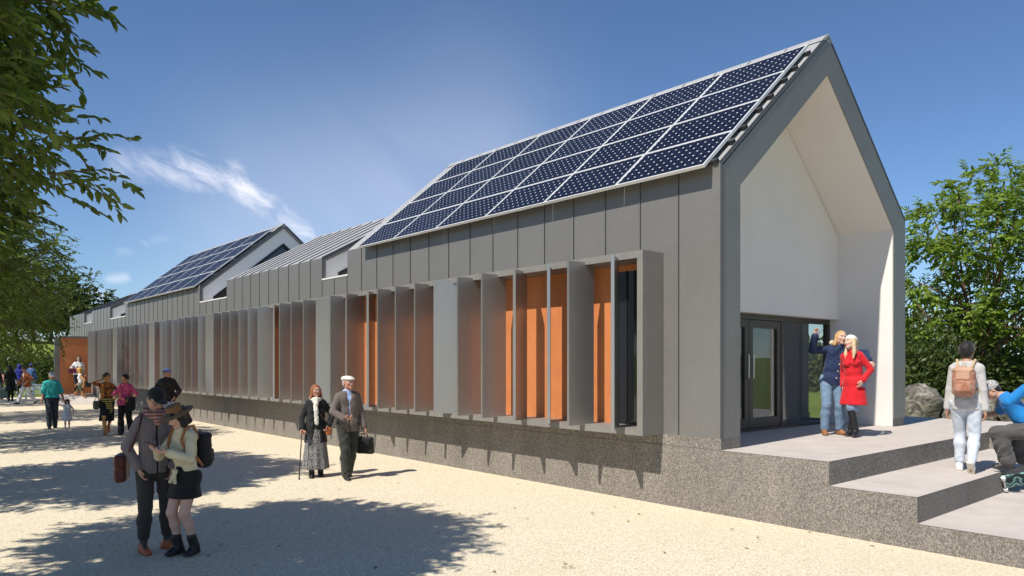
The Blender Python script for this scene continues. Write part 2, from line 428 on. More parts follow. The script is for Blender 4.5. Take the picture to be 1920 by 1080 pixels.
add('porch_wall', MB().prismX([(.455+.008, 2.83), (5.49-.008, 2.83), (5.49-.008, 4.40), (2.975, 6.555), (.455+.008, 4.40)], -1.19, -1.0), M['white_render'], portal)

# glazed entrance under the porch wall
GX = -1.2
ent = add('entrance_frame', MB().box(GX-.06, GX+.03, .46, 5.47, 2.74, 2.829).box(GX-.06, GX+.03, .46, 5.47, TER+.002, TER+.05)
          .box(GX-.061, GX+.031, 5.38, 5.478, TER+.05, 2.74).box(GX-.061, GX+.031, 3.66, 3.72, TER+.05, 2.74).box(GX-.061, GX+.031, .46, .54, TER+.05, 2.74).box(GX-.061, GX+.031, 1.52, 1.58, TER+.05, 2.74), M['dark_frame'], B)
add('fixed_pane', MB().box(GX-.02, GX-.008, 3.72, 5.38, TER+.05, 2.74), M['door_glass'], ent)
add('fixed_pane', MB().box(GX-.02, GX-.008, .54, 1.52, TER+.05, 2.74), M['door_glass'], ent)
def leaf(y0, y1, hy):
    d = add('door_leaf', MB().box(GX-.04, GX+.02, y0, y0+.12, TER+.06, 2.73).box(GX-.04, GX+.02, y1-.12, y1, TER+.06, 2.73)
            .box(GX-.039, GX+.019, y0+.12, y1-.12, TER+.06, TER+.22).box(GX-.039, GX+.019, y0+.12, y1-.12, 2.60, 2.73), M['dark_frame'], B)
    add('glass', MB().box(GX-.02, GX-.01, y0+.12, y1-.12, TER+.22, 2.60), M['door_glass'], d)
    add('handle', MB().tube([(GX+.02, hy, 1.75), (GX+.065, hy, 1.75), (GX+.065, hy, 2.15), (GX+.02, hy, 2.15)], .011, 6), M['steel'], d)
leaf(1.59, 2.615, 2.55); leaf(2.63, 3.655, 2.70)
# room behind the glass, glazed to the garden
RX0, RX1 = -8.0, GX-.09
rm = add('room_shell', MB().box(RX0-.1, RX0, .45, 5.55, PL, 2.95).box(RX0, RX1, .45, .47, PL-.1, 2.95), M['room_wall'], B)
add('ceiling', MB().box(RX0, RX1+.02, .46, 5.56, 2.85, 2.95), M['room_wall'], rm)
add('room_floor', MB().box(RX0, RX1+.04, .46, 5.56, TER, PL-.135), M['room_floor'], rm)
add('back_wall', MB().box(RX0, -1.84, 5.52, 5.54, TER, 2.85), M['room_wall'], rm)
add('partition', MB().box(-2.60, -2.52, 3.75, 5.5, PL-.13, 2.85), M['room_wall'], rm)
add('partition', MB().box(-4.6, -4.5, .48, 2.9, PL-.13, 2.85), M['room_wall'], rm)
wall['label'] = 'dark backing wall behind the grey standing seam panels'
# the garden side wall stops at a tall window
add('garden_wall', MB().box(-10.10, -1.84, 5.55, W-.05, PL, ZE-.05), M['seam'], B)
add('window_head', MB().box(-1.84, -1.21, 5.55, W-.05, 2.85, ZE-.05), M['seam'], B)
gw = add('garden_window', MB().box(-1.84, -1.79, 5.60, 5.68, TER+.02, 2.85).box(-1.27, -1.205, 5.60, 5.68, TER+.02, 2.85).box(-1.79, -1.27, 5.60, 5.68, TER+.02, TER+.07).box(-1.79, -1.27, 5.60, 5.68, 2.79, 2.85), M['dark_frame'], B)
add('pane', MB().box(-1.79, -1.27, 5.63, 5.64, TER+.07, 2.79), M['door_glass'], gw)

# farther blocks: (x near, x far, bays, ridge, solar)
BLK = [(-11.40, -17.94, 10, 6.28), (-20.44, -30.24, 16, 7.12), (-32.95, -36.80, 6, 6.15), (-38.50, XEND, 6, 6.0)]
def block(x0, x1, n, zr):
    p = (x0-x1)/n; ze = ZE-.03
    core = add('wall', MB().prismX(pent(.035, W-.035, PL, ze-.05, zr-.06), x1+.01, x0-.14), M['seam'], B)
    clad(x0, n, p, PL, ze, core)
    rf = add('roof', MB().prismX([(2.86, zr-.10), (3.14, zr-.10), (3, zr+.03)], x1, x0+.003), M['roofing'], B)
    rf['label'] = 'standing seam metal roof with ridge cap'
    roof_panels(x0, n, p, ze, zr, rf)
    # verge trim: ring of the section's outline
    o_ = [(.032, 4.0), (.032, ze-.03), (3, zr-.04), (W-.032, ze-.03), (W-.032, 4.0)]
    i_ = [(.10, 4.0), (.10, ze-.07), (3, zr-.155), (W-.10, ze-.07), (W-.10, 4.0)]
    m = MB()
    for x in (x0-.16, x0-.004): m.v += [(x, y, z) for y, z in o_] + [(x, y, z) for y, z in i_]
    for i in range(4):
        m.f += [(10+i+1, 10+i, 15+i, 16+i), (i+5, i+6, 16+i, 15+i)]; m.m += [0, 0]
    add('verge_trim', m, M['verge'], core)
    # white gable with a dark edged opening
    zb = 4.10; gy = .46
    slope = (zr-ze)/(W/2)
    go = [(.09, zb), (.09, ze-.066), (3, zr-.145), (W-.09, ze-.066), (W-.09, zb)]
    oi = [(gy, zb+.02), (gy, zb+.20), (3, zb+.20+(3-gy)*slope), (W-gy, zb+.20), (W-gy, zb+.02)]
    m = MB()
    for x in (x0-.135, x0-.06): m.v += [(x, y, z) for y, z in go] + [(x, y, z) for y, z in oi]
    for i in range(4):
        m.f += [(10+i+1, 10+i, 15+i, 16+i), (i+5, i+6, 16+i, 15+i)]; m.m += [0, 0]
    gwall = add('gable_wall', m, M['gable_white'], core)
    oj = [(gy+.06, zb+.07), (gy+.06, zb+.175), (3, zb+.145+(3-gy-.06)*slope), (W-gy-.06, zb+.175), (W-gy-.06, zb+.07)]
    r = MB().ringX([oi[0], oi[4], oi[3], oi[2], oi[1]], [oj[0], oj[4], oj[3], oj[2], oj[1]], x0-.132, x0-.045)
    add('window_frame', r, M['black_frame'], core)
    add('glazing', MB().prismX([oj[0], oj[4], oj[3], oj[2], oj[1]], x0-.134, x0-.115), M['gable_glass'], core)
    return rf
t = NT('gable_glass'); t.p(col=(.055, .046, .040), rough=.04, spec=.8); M['gable_glass'] = t.mat
ROOFS = [block(*b) for b in BLK]
# low links between the blocks
ends = [(-10.125, BLK[0][0])] + [(BLK[i][1], BLK[i+1][0]) for i in range(3)]
for x0, x1 in ends:
    n = max(2, round((x0-x1)/.65)); n = 2 if x0 > -12 else n
    lk = add('low_link', MB().box(x1+.0, x0+.0, .035, W-.035, PL, 4.06).box(x1-.02, x0+.02, -.01, W, 4.062, 4.10, 1), [M['seam'], M['bounce_roof']], B)
    clad(x0, n, (x0-x1)/n, PL, 4.06, lk)
add('end_wall', MB().prismX([(.035, PL), (W-.035, PL), (W-.035, ZE-.1), (3, ZR-.2), (.035, ZE-.1)], -10.12, -10.10), M['gable_white'], B)

# projecting fin screen
FX0, FX1, FY = -.937, -34.49, -.465
scr = add('fin_screen_frame', MB().box(FX1, FX0, FY, -.0005, 3.46, 3.56).box(FX1, FX0, FY, -.0005, .998, 1.10)
          .box(FX0-.10, FX0, FY, -.0005, 1.10, 3.46).box(FX1, FX1+.1, FY, -.0005, 1.10, 3.46), M['frame_metal'], B)
scr['label'] = 'box frame holding the tall turning fins'
xx = -1.86; npan = 0
pw = 1.35
while xx > FX1+.2:
    x2 = max(xx-pw, FX1+.1)
    add('orange_board', MB().box(x2+.004, xx-.004, -.036, -.005, 1.10, 3.455), M['orange_board'], scr); xx = x2
add('orange_board', MB().box(-1.86, FX0-.1, -.036, -.005, 3.36, 3.455), M['orange_board'], scr)
add('window', MB().box(-1.855, FX0-.1, -.030, -.006, 1.10, 3.36), M['dark_glass'], scr)
add('window_bar', MB().box(-1.60, -1.57, -.05, -.0305, 1.10, 3.36).box(-1.855, FX0-.1, -.05, -.0305, 1.10, 1.13), M['black_frame'], scr)
offs = {0: .125, 1: -.03, 2: .165, 3: .10, 4: -.03, 5: -.04, 6: -.16, 7: -.02, 8: -.02, 9: -.02, 10: .16, 11: .03, 12: -.03, 13: -.165, 14: -.03, 15: -.02, 16: -.03, 17: .16, 18: -.05}
rnd = random.Random(4)
fin = MB().box(-.024, .024, -.235, .235, 1.085, 3.50).mesh('fin', M['fin_metal'])
pin = MB()
for k in range(52):
    x = -1.375-.675*k
    if x < FX1+.4: break
    o = offs.get(k, rnd.uniform(-.06, -.01))
    if k in (24, 33, 41): o = -.13
    th = math.asin(o/.235)
    f = link('fin', fin, scr, (x, -.53, 0)); f.rotation_euler = (0, 0, th)
# entrance wing at the far end: orange wall standing out from the facade, landing and ramp
XO = -36.85
wg = add('entrance_wall', MB().box(XO-.14, XO, -1.40, -.02, .46, 3.27), M['orange_board'], B)
wg['label'] = 'plain orange wall standing out at the far entrance'
add('edge_trim', MB().box(XO-.18, XO+.01, -1.62, -1.405, .3, 3.29), M['cladding'], wg)
add('lintel', MB().box(XO-.18, XO+.03, -1.40, -.02, 3.272, 3.36), M['cladding'], wg)
rampm = MB().hexa([(XO-.6, -1.7, -.02), (XO+2.2, -1.95, -.02), (XO+2.2, -.014, -.02), (XO-.6, -.014, -.02), (XO-.6, -1.7, .46), (XO+.75, -1.8, .46), (XO+.75, -.014, .46), (XO-.6, -.014, .46)])
struct(add('ramp', rampm, M['concrete']), 'pale concrete landing and ramp before the orange wall')

# ================================================================ solar arrays
def solar(x0, x1, ncol, nrow, ze, zr, label, cells, s0=-.20, s1=3.47):
    a = math.atan2(zr-ze, W/2); c, s = math.cos(a), math.sin(a)
    root = empty('solar_array', (x0, 0, ze), 0, label, 'solar array', 'solar arrays on the roofs')
    root.rotation_euler = (a, 0, 0)           # local: x along eave, y up the slope, z out of the roof
    cw = (x0-x1)/ncol; ch = (s1-s0)/nrow; fw = .019
    fr = MB(); w, h = cw-.012, ch-.012
    fr.box(0, w, 0, fw, 0, .045).box(0, w, h-fw, h, 0, .045).box(0, fw, fw, h-fw, 0, .0449).box(w-fw, w, fw, h-fw, 0, .0449)
    fme = fr.mesh('frame', M['panel_frame'])
    gm = MB().box(0, w-2*fw, 0, h-2*fw, 0, .036).mesh('cell_sheet', cells)
    pm = MB().box(fw, w-fw, fw, h-fw, .001, .004).mesh('solar_panel', M['black_plastic'])
    for i in range(ncol):
        for j in range(nrow):
            p = link('solar_panel', pm, root, (-(i+1)*cw+.006, s0+j*ch+.006, .068))
            link('frame', fme, p); link('cell_sheet', gm, p, (fw, fw, .004))
    rail = MB().box(x1-x0-.06, .085, -.02, .02, .03, .064).box(.015, .085, -.03, .03, .012, .0645).mesh('mounting_rail', M['rail_metal'])
    for j in range(nrow):
        for q in (.22, .78): link('mounting_rail', rail, root, (0, s0+(j+q)*ch, 0))
    foot = MB().box(-.02, .02, -.02, .02, .0, .032).mesh('mounting_foot', M['rail_metal'])
    for i in range(ncol+1): link('mounting_foot', foot, root, (-i*(cw-.02)-.06, .1, .0))
    return root
solar(-.12, -9.28, 6, 4, ZE, ZR, 'large solar array of 24 panels on the near roof beside the porch', M['cells'])
solar(-20.62, -29.9, 6, 4, ZE-.03, 7.12, 'distant solar array on the middle roof behind the plain seamed roof', M['cells_fine'], -.12, 3.5)

from mathutils import noise as mnoise
# ================================================================ vegetation
def leaves_object(name, pos, axis, nrm, size, mat, parent, seed, wide=.36, fold=.16, pts=6):
    """one mesh of pointed, folded leaf blades; pos/axis/nrm are (n,3) arrays"""
    rg = np.random.default_rng(seed); n = len(pos)
    a = axis/np.linalg.norm(axis, axis=1, keepdims=True)
    b = np.cross(nrm, a); b /= np.linalg.norm(b, axis=1, keepdims=True)+1e-9; c = np.cross(a, b)
    L = (size*rg.uniform(.7, 1.25, n))[:, None]; w = L*wide
    up = L*fold
    if pts == 6:
        V = [pos, pos+a*L*.30+b*w*.5+c*up*.6, pos+a*L*.68+b*w*.42+c*up*.5, pos+a*L-c*up*.35, pos+a*L*.68-b*w*.42+c*up*.5, pos+a*L*.30-b*w*.5+c*up*.6]
        fc = np.array([[0, 5, 4, 3], [0, 3, 2, 1]])
    else:
        V = [pos, pos+a*L*.45+b*w*.55+c*up*.5, pos+a*L, pos+a*L*.45-b*w*.55+c*up*.5]
        fc = np.array([[0, 3, 2], [0, 2, 1]])
    k = len(V); V = np.stack(V, 1).reshape(-1, 3)
    F = (fc[None] + (np.arange(n)*k)[:, None, None]).reshape(-1, fc.shape[1])
    me = bpy.data.meshes.new(name)
    me.vertices.add(len(V)); me.vertices.foreach_set('co', V.astype(np.float32).ravel())
    me.loops.add(F.size); me.loops.foreach_set('vertex_index', F.astype(np.int32).ravel())
    me.polygons.add(len(F)); me.polygons.foreach_set('loop_start', np.arange(0, F.size, F.shape[1], dtype=np.int32))
    me.materials.append(mat); me.update(calc_edges=True)
    at = me.attributes.new('var', 'FLOAT', 'POINT'); at.data.foreach_set('value', np.repeat(rg.random(n), k).astype(np.float32))
    return link(name, me, parent)

def sprays(centres, out, rg, ntw, nlf, tw_len, droop):
    """twigs growing outwards from clump centres, leaves set along both sides of each twig"""
    P, A, N, T = [], [], [], []
    for c, o in zip(centres, out):
        for _ in range(ntw):
            d = o + rg.normal(0, .65, 3); d[2] -= droop; d /= np.linalg.norm(d)
            st = c + rg.normal(0, .16, 3)*tw_len/.5; L = tw_len*rg.uniform(.6, 1.3)
            tt = np.linspace(.12, 1, nlf)
            base = st + d*L*tt[:, None]; base[:, 2] -= droop*.5*L*tt**2
            side = np.cross(d, [0, 0, 1.]); side /= np.linalg.norm(side)+1e-6
            sg = np.where(np.arange(nlf) % 2, 1., -1.)[:, None]
            ax = d*.75 + side*sg*.8 + rg.normal(0, .28, (nlf, 3)); ax[:, 2] -= .25
            nn = np.array([0, 0, 1.]) + rg.normal(0, .42, (nlf, 3))
            P.append(base); A.append(ax); N.append(nn); T.append((st, st+d*L*.95-np.array([0, 0, droop*.45*L])))
    return np.concatenate(P), np.concatenate(A), np.concatenate(N), T

def crown_points(rg, lobes, n, hollow=.45):
    """clump centres spread through a crown made of several uneven ellipsoids, thinner in the middle"""
    vol = np.array([r[0]*r[1]*r[2] for _, r in lobes]); pick = rg.choice(len(lobes), n, p=vol/vol.sum())
    C = np.zeros((n, 3)); O = np.zeros((n, 3))
    for i, q in enumerate(pick):
        c, r = lobes[q]; d = rg.normal(0, 1, 3); d /= np.linalg.norm(d)
        rad = (hollow**3 + (1-hollow**3)*rg.random())**(1/3)
        C[i] = np.array(c)+d*rad*np.array(r); O[i] = d*np.array([1, 1, .6])
    return C, O

def make_tree(name, base, lobes, nclump, ntw, nlf, leaf, tw, label, cat, mat, bark, seed, trunk_r=.2, droop=.25, pts=6, fork=None, group=None, wide=.36, limbs=26, keep=None):
    rg = np.random.default_rng(seed)
    root = empty(name, base, 0, label, cat, group)
    bx = np.array(base)
    C, O = crown_points(rg, lobes, nclump)
    if keep is not None:
        k = np.array([keep(*c) for c in C]); C = C[k]; O = O[k]
    P, A, N, T = sprays(C, O, rg, ntw, nlf, tw, droop)
    crown = leaves_object('crown', P-bx, A, N, np.full(len(P), leaf), mat, root, seed+1, pts=pts, wide=wide)
    top = np.mean([np.array(l[0]) for l in lobes], 0)
    fz = fork if fork else base[2]+(top[2]-base[2])*.45
    mid = np.array([bx[0]*.85+top[0]*.15, bx[1]*.85+top[1]*.15, fz])
    tk = MB()
    q = [bx, bx+(mid-bx)*.3+rg.normal(0, .03, 3), bx+(mid-bx)*.65+rg.normal(0, .04, 3), mid]
    tk.tube([p-bx for p in q], [trunk_r*1.35, trunk_r*1.05, trunk_r*.92, trunk_r*.8], 10)
    add('trunk', tk, bark, root, smooth=True)
    br = MB()
    sel = rg.choice(len(C), min(limbs, len(C)), replace=False)
    for i in sel:
        e = C[i]; h = mid+(top-mid)*rg.uniform(0, .5)
        m1 = h*.6+e*.4+rg.normal(0, .15, 3)+np.array([0, 0, .12]); r0 = trunk_r*rg.uniform(.28, .5)
        br.tube([mid-bx, (mid*.35+h*.65)-bx, h-bx, m1-bx, e-bx], [trunk_r*.62, r0*1.25, r0, r0*.55, .012], 6)
    for st, en in T[::max(1, len(T)//(len(C)*2))]:
        br.tube([st-bx, en-bx], [.009, .003], 4, cap=False)
    add('branches', br, bark, root, smooth=True)
    return root

LG = 'row of leafy trees along the left of the forecourt'
make_tree('broadleaf_tree', (-2.3, -10.1, 0), [((-2.2, -9.2, 4.9), (2.2, 2.05, 1.6)), ((-2.9, -8.2, 4.15), (1.5, 1.25, 1.15)), ((-1.3, -8.75, 4.6), (1.2, 1.05, 1.1)), ((-1.9, -9.7, 6.0), (1.7, 1.6, 1.1))],
          590, 6, 12, .128, .42, 'nearest dark green tree reaching in at the top left corner', 'tree', M['leaf_dark'], M['bark'], 11, .2, .08, group=LG, keep=lambda x, y, z: z > 3.3)
make_tree('broadleaf_tree', (-8.6, -10.2, 0), [((-8.5, -9.3, 4.9), (2.7, 2.4, 1.9)), ((-8.8, -7.75, 4.0), (1.6, 1.1, 1.2)), ((-7.4, -9.5, 5.9), (1.6, 1.5, 1.3)), ((-9.8, -8.5, 5.4), (1.6, 1.5, 1.4)), ((-8.2, -8.1, 5.9), (1.7, 1.3, 1.3))],
          800, 6, 12, .125, .40, 'second dark green tree of the row, hanging below the nearest one', 'tree', M['leaf_dark'], M['bark'], 23, .22, .1, group=LG, keep=lambda x, y, z: z > 2.9)
make_tree('broadleaf_tree', (-17, -8.8, 0), [((-17, -7.9, 4.7), (3.2, 3.1, 2.1)), ((-16.6, -6.2, 3.9), (2.2, 1.6, 1.6)), ((-18.6, -6.7, 5.0), (2.0, 1.8, 1.7))],
          640, 5, 12, .125, .5, 'third dark green tree of the row with low branches left of the building', 'tree', M['leaf_dark'], M['bark'], 37, .24, .28, group=LG, pts=4, keep=lambda x, y, z: z > 2.4)
make_tree('broadleaf_tree', (-27, -8.6, 0), [((-27, -7.0, 5.0), (3.6, 3.4, 2.6)), ((-27.2, -4.9, 4.2), (2.5, 1.9, 1.9))],
          480, 5, 11, .14, .55, 'fourth dark green tree of the row just above the walking people', 'tree', M['leaf_dark'], M['bark'], 41, .26, .28, group=LG, pts=4, keep=lambda x, y, z: z > 2.7)
make_tree('broadleaf_tree', (-39, -8.8, 0), [((-39, -7.2, 5.4), (4.2, 3.6, 3.0)), ((-40, -4.8, 4.6), (2.6, 1.9, 1.9))],
          420, 5, 10, .17, .65, 'farthest olive green tree of the row beside the end of the building', 'tree', M['leaf_olive'], M['bark'], 43, .26, .25, group=LG, pts=4, keep=lambda x, y, z: z > 3.1)

# garden tree right of the porch
tb = onZ(1838, 775, .55); tx, ty = tb.x, tb.y
make_tree('garden_tree', (tx, ty, .5), [((tx-.05, ty-.1, 5.9), (1.7, 1.7, 1.35)), ((tx-1.15, ty-.9, 4.8), (1.15, 1.15, 1.0)), ((tx+1.0, ty+.9, 4.7), (1.6, 1.6, 1.3)), ((tx-.75, ty-.6, 3.4), (1.3, 1.3, .75)), ((tx+.9, ty+.7, 3.4), (1.7, 1.7, .9)), ((tx+.3, ty+.4, 6.95), (1.4, 1.4, .8))],
          310, 5, 12, .15, .44, 'bright green garden tree with reddish branches right of the porch', 'tree', M['leaf_bright'], M['bark_red'], 57, .10, .12, fork=1.5, wide=.42, limbs=34)

# shrubs and hedges: mounds of small leaves over a dark branch core
def make_shrub(name, c, r, n, leaf, label, mat, seed, cat='shrub', group=None, flat=.25):
    rg = np.random.default_rng(seed); root = empty(name, (c[0], c[1], c[2]), 0, label, cat, group)
    d = rg.normal(0, 1, (n, 3)); d[:, 2] = np.abs(d[:, 2])*1.0-.15; d /= np.linalg.norm(d, axis=1, keepdims=True)
    ph = rg.uniform(0, 6, 6)
    bump = 1+.13*np.sin(d[:, 0]*5+ph[0])*np.sin(d[:, 1]*6+ph[1])+.10*np.sin(d[:, 2]*9+ph[2]+d[:, 0]*7)
    rad = (rg.uniform(.62, 1.04, n)*bump)[:, None]
    P = d*rad*np.array(r); P[:, 2] = np.maximum(P[:, 2], .02)
    A = d+rg.normal(0, .7, (n, 3)); N = d*.6+np.array([0, 0, .7])+rg.normal(0, .45, (n, 3))
    leaves_object('foliage', P, A, N, np.full(n, leaf), mat, root, seed+1, pts=4, wide=.5)
    st = MB()
    for i in range(14):
        e = P[rg.integers(n)]*.85; st.tube([(e[0]*.1, e[1]*.1, -.05), tuple(e*.5+np.array([0, 0, .05])), tuple(e)], [.035, .022, .008], 5)
    add('stems', st, M['bark'], root)
    return root
hd = [(1712, 20.5, 1.6, 2.3), (1775, 22.0, 1.9, 2.9), (1850, 23.0, 2.0, 2.6), (1930, 23.5, 2.0, 3.2), (2010, 24, 2.2, 3.0)]
for i, (px, dep, rr, hh) in enumerate(hd):
    r = (px-960)/FPX; x = CAM[0]+dep*(FW[0]+r*RT[0]); y = CAM[1]+dep*(FW[1]+r*RT[1])
    make_shrub('hedge_shrub', (x, y, .5), (rr, rr, hh), 5200, .15,
               ['leafy shrub just right of the porch wall', 'tall dark shrub behind the boulders', 'dark shrub behind the trunk of the garden tree', 'dark shrub behind the crouching rider', 'dark shrub at the right edge behind the rider'][i],
               M['leaf_hedge'], 70+i, group='shrubs behind the terrace')
# seen through the entrance glass
for i, (px, dep, rr, hh) in enumerate([(1500, 40, 2.6, 2.5), (1545, 42, 2.8, 2.8), (1590, 41, 2.6, 2.6)]):
    r = (px-960)/FPX; x = CAM[0]+dep*(FW[0]+r*RT[0]); y = CAM[1]+dep*(FW[1]+r*RT[1])
    make_shrub('garden_shrub', (x, y, .5), (rr, rr, hh), 1600, .3, ['leftmost round shrub on the lawn behind the glass doors', 'round shrub on the lawn seen through the glass beside the raised arm', 'rightmost round shrub on the lawn behind the porch'][i], M['leaf_olive'], 90+i, group='shrubs on the back lawn')
for i, (px, dep, rr, hh) in enumerate([(1720, 48, 4.5, 5.2), (1630, 62, 5, 5)]):
    r = (px-960)/FPX; x = CAM[0]+dep*(FW[0]+r*RT[0]); y = CAM[1]+dep*(FW[1]+r*RT[1])
    make_shrub('far_tree', (x, y, .8), (rr, rr, hh), 2600, .5, ['far round tree in the gap between the porch and the garden tree', 'far round tree behind the porch'][i], M['leaf_olive'], 95+i, cat='tree', group='far trees behind the building')
# far end of the forecourt: shrub belt, then trees on the slope
nm = ['at the left edge', 'behind the woman in the black dress', 'behind the blue figures', 'behind the brown jacket', 'behind the man in teal', 'beside the orange wall']
for i, (px, dep, rr, hh) in enumerate([(-30, 66, 3.4, 2.9), (2, 64, 3.0, 3.1), (32, 66, 3.2, 2.7), (60, 63, 3.0, 2.6), (86, 66, 3.0, 2.4), (110, 64, 2.8, 2.7)]):
    r = (px-960)/FPX; x = CAM[0]+dep*(FW[0]+r*RT[0]); y = CAM[1]+dep*(FW[1]+r*RT[1])
    make_shrub('distant_shrub', (x, y, hill(x, y)-.1), (rr, rr, hh), 1500, .42, 'rounded green shrub of the far belt, '+nm[i], M['leaf_hedge'], 110+i, group='shrub belt at the far end')
rg0 = np.random.default_rng(5)
for i, (px, dep, hh) in enumerate([(-60, 150, 13), (-10, 140, 11), (30, 150, 14), (62, 145, 12), (95, 150, 15), (125, 142, 12), (160, 155, 14)]):
    r = (px-960)/FPX; x = CAM[0]+dep*(FW[0]+r*RT[0]); y = CAM[1]+dep*(FW[1]+r*RT[1]); z = hill(x, y)
    make_tree('hill_tree', (x, y, z-.1), [((x, y, z+hh*.62), (hh*.34, hh*.34, hh*.38)), ((x+1.5, y+2.5, z+hh*.5), (hh*.26, hh*.26, hh*.26))],
              70, 4, 9, .8, 1.6, 'far dark tree on the grassy slope, %s from the left' % ['first', 'second', 'third', 'fourth', 'fifth', 'sixth', 'seventh'][i], 'tree', M['leaf_hedge'], M['bark'], 130+i, .3, .1, pts=4, group='trees on the far slope', limbs=10, wide=.6)

# boulders along the back edge of the terrace
def m_rock():
    t = NT('rock'); g = t.geo(); a = t.noise(g, 3.2, 7, .7, .6); b = t.noise(g, 13, 5, .7)
    c = t.ramp(a, [(.38, (.03, .027, .022)), (.47, (.14, .125, .10)), (.55, (.42, .38, .31)), (.68, (.66, .61, .52))])
    t.p(col=t.mix(.35, c, t.ramp(b, [(.3, (.03, .032, .02)), (.7, (.40, .37, .32))])), rough=.9); t.bump(t.math('ADD', a, t.math('MULTIPLY', b, .4)), 1.0, .15); M['rock'] = t.mat
m_rock()
def boulder(px, py, dia, hgt, seed, label):
    p = onZ(px, py, .55); rg = np.random.default_rng(seed)
    bm = bmesh.new(); bmesh.ops.create_icosphere(bm, subdivisions=4, radius=1)
    cut = [(rg.normal(0, 1, 3)) for _ in range(11)]; cut = [c/np.linalg.norm(c) for c in cut]; off = rg.uniform(.62, .92, 11)
    for v in bm.verts:
        q = np.array(v.co)
        for c, o in zip(cut, off):
            d = q@c-o
            if d > 0: q = q-c*d*.92
        nq = Vector(q); q = q*(1+.16*mnoise.fractal(nq*1.6+Vector((seed, 0, 0)), .9, 2.1, 5)+.05*mnoise.noise(nq*9)+.04*math.sin(q[0]*7+seed)*math.sin(q[1]*6)*math.sin(q[2]*8+1)+.025*math.sin(q[0]*17+q[2]*13)*math.sin(q[1]*19))
        v.co = (q[0]*dia/2, q[1]*dia/2*.85, q[2]*hgt*.62)
    me = bpy.data.meshes.new('boulder'); bm.to_mesh(me); bm.free(); me.materials.append(M['rock'])
    for f in me.polygons: f.use_smooth = True
    o = link('boulder', me, None, (p.x, p.y, .5+hgt*.34)); o.rotation_euler = (0, 0, seed)
    tag(o, label, 'boulder', 'boulders edging the terrace')
boulder(1733, 790, 1.15, 1.05, 3, 'big pale grey boulder beside the porch wall')
boulder(1795, 793, .8, .6, 5, 'low boulder left of the walking man with the rucksack')
boulder(1850, 797, .75, .95, 8, 'upright dark boulder right of the walking man')
boulder(1905, 800, .9, .75, 9, 'boulder behind the crouching rider')
boulder(1700, 775, .7, .6, 14, 'small boulder tucked against the porch corner')
p = onZ(1768, 795, .5); make_shrub('grey_shrub', (p.x, p.y, .5), (.32, .32, .55), 900, .07, 'small grey green shrub between the boulders', M['leaf_olive'], 160)
p = onZ(1880, 800, .5); make_shrub('low_shrub', (p.x+.6, p.y+.6, .5), (.7, .6, .75), 1200, .12, 'low yellow green shrub behind the rider', M['leaf_bright'], 161)
p = onZ(1725, 770, .5); make_shrub('low_shrub', (p.x-.6, p.y+1.6, .5), (.9, .8, 1.7), 1800, .13, 'leafy bright shrub above the big boulder', M['leaf_bright'], 162)

# white garden bench at the far end of the forecourt
bp = onZ(74, 752)
bn = empty('garden_bench', bp, R_(35), 'small white slatted bench behind the man in teal', 'bench')
for i in range(4): add('seat_slat', MB().box(-.75, .75, -.22+i*.115, -.12+i*.115, .42, .45), M['white_paint'], bn)
for i in range(3): add('back_slat', MB().box(-.75, .75, .25, .275, .55+i*.13, .64+i*.13), M['white_paint'], bn)
for x in (-.68, .68):
    add('leg', MB().box(x-.03, x+.03, -.22, -.16, 0, .418), M['white_paint'], bn); add('leg', MB().box(x-.03, x+.03, .276, .32, 0, .9), M['white_paint'], bn)

# loose stones and fallen leaves lying on the gravel
def scatter(name, n, box, smin, smax, mat, seed, label, flat=.6, leafy=False):
    rg = np.random.default_rng(seed); P = np.stack([rg.uniform(box[0], box[1], n), rg.uniform(box[2], box[3], n), np.zeros(n)], 1)
    if leafy:
        P[:, 2] = .012; A = rg.normal(0, 1, (n, 3)); A[:, 2] *= .15; N = np.array([0, 0, 1.])+rg.normal(0, .25, (n, 3))
        o = leaves_object(name, P, A, N, np.full(n, smax), mat, None, seed, pts=4, wide=.5)
    else:
        base = np.array([(1,0,0),(0,1,0),(-1,0,0),(0,-1,0),(0,0,1),(0,0,-.4)], float); fc = np.array([(0,1,4),(1,2,4),(2,3,4),(3,0,4),(1,0,5),(2,1,5),(3,2,5),(0,3,5)])
        s_ = (smin+(smax-smin)*rg.random(n)**2.5)[:, None, None]; an = rg.uniform(0, 6.28, n); c, q = np.cos(an), np.sin(an)
        b = base[None]*rg.uniform(.6, 1.15, (n, 6, 1))*np.array([1, .75, flat]); X = b[..., 0]*c[:, None]-b[..., 1]*q[:, None]; Y = b[..., 0]*q[:, None]+b[..., 1]*c[:, None]
        V = np.stack([X, Y, b[..., 2]], -1)*s_+P[:, None, :]; V[..., 2] += s_[..., 0]*.15
        F = (fc[None]+(np.arange(n)*6)[:, None, None]).reshape(-1, 3)
        me = bpy.data.meshes.new(name); me.from_pydata(V.reshape(-1, 3).tolist(), [], F.tolist()); me.materials.append(mat); me.update()
        at = me.attributes.new('var', 'FLOAT', 'POINT'); at.data.foreach_set('value', np.repeat(rg.random(n), 6).astype(np.float32)); o = link(name, me)
    struct(o, label, 'stuff')
t = NT('pebble'); at = t.n('ShaderNodeAttribute', attribute_name='var'); t.p(col=t.ramp(at.outputs['Fac'], [(0, (.30, .23, .15)), (.3, (.55, .46, .33)), (.7, (.76, .68, .52)), (1, (.86, .82, .72))]), rough=.9); M['pebble'] = t.mat
m_leaf('leaf_dry', (.16, .10, .03), (.34, .24, .07), .1)
scatter('loose_stones', 9000, (-9, 6.5, -6.5, -.05), .004, .014, M['pebble'], 301, 'loose pale stones on the near gravel')
scatter('loose_stones', 5000, (-24, -9, -7, -.05), .006, .018, M['pebble'], 302, 'loose pale stones on the far gravel')
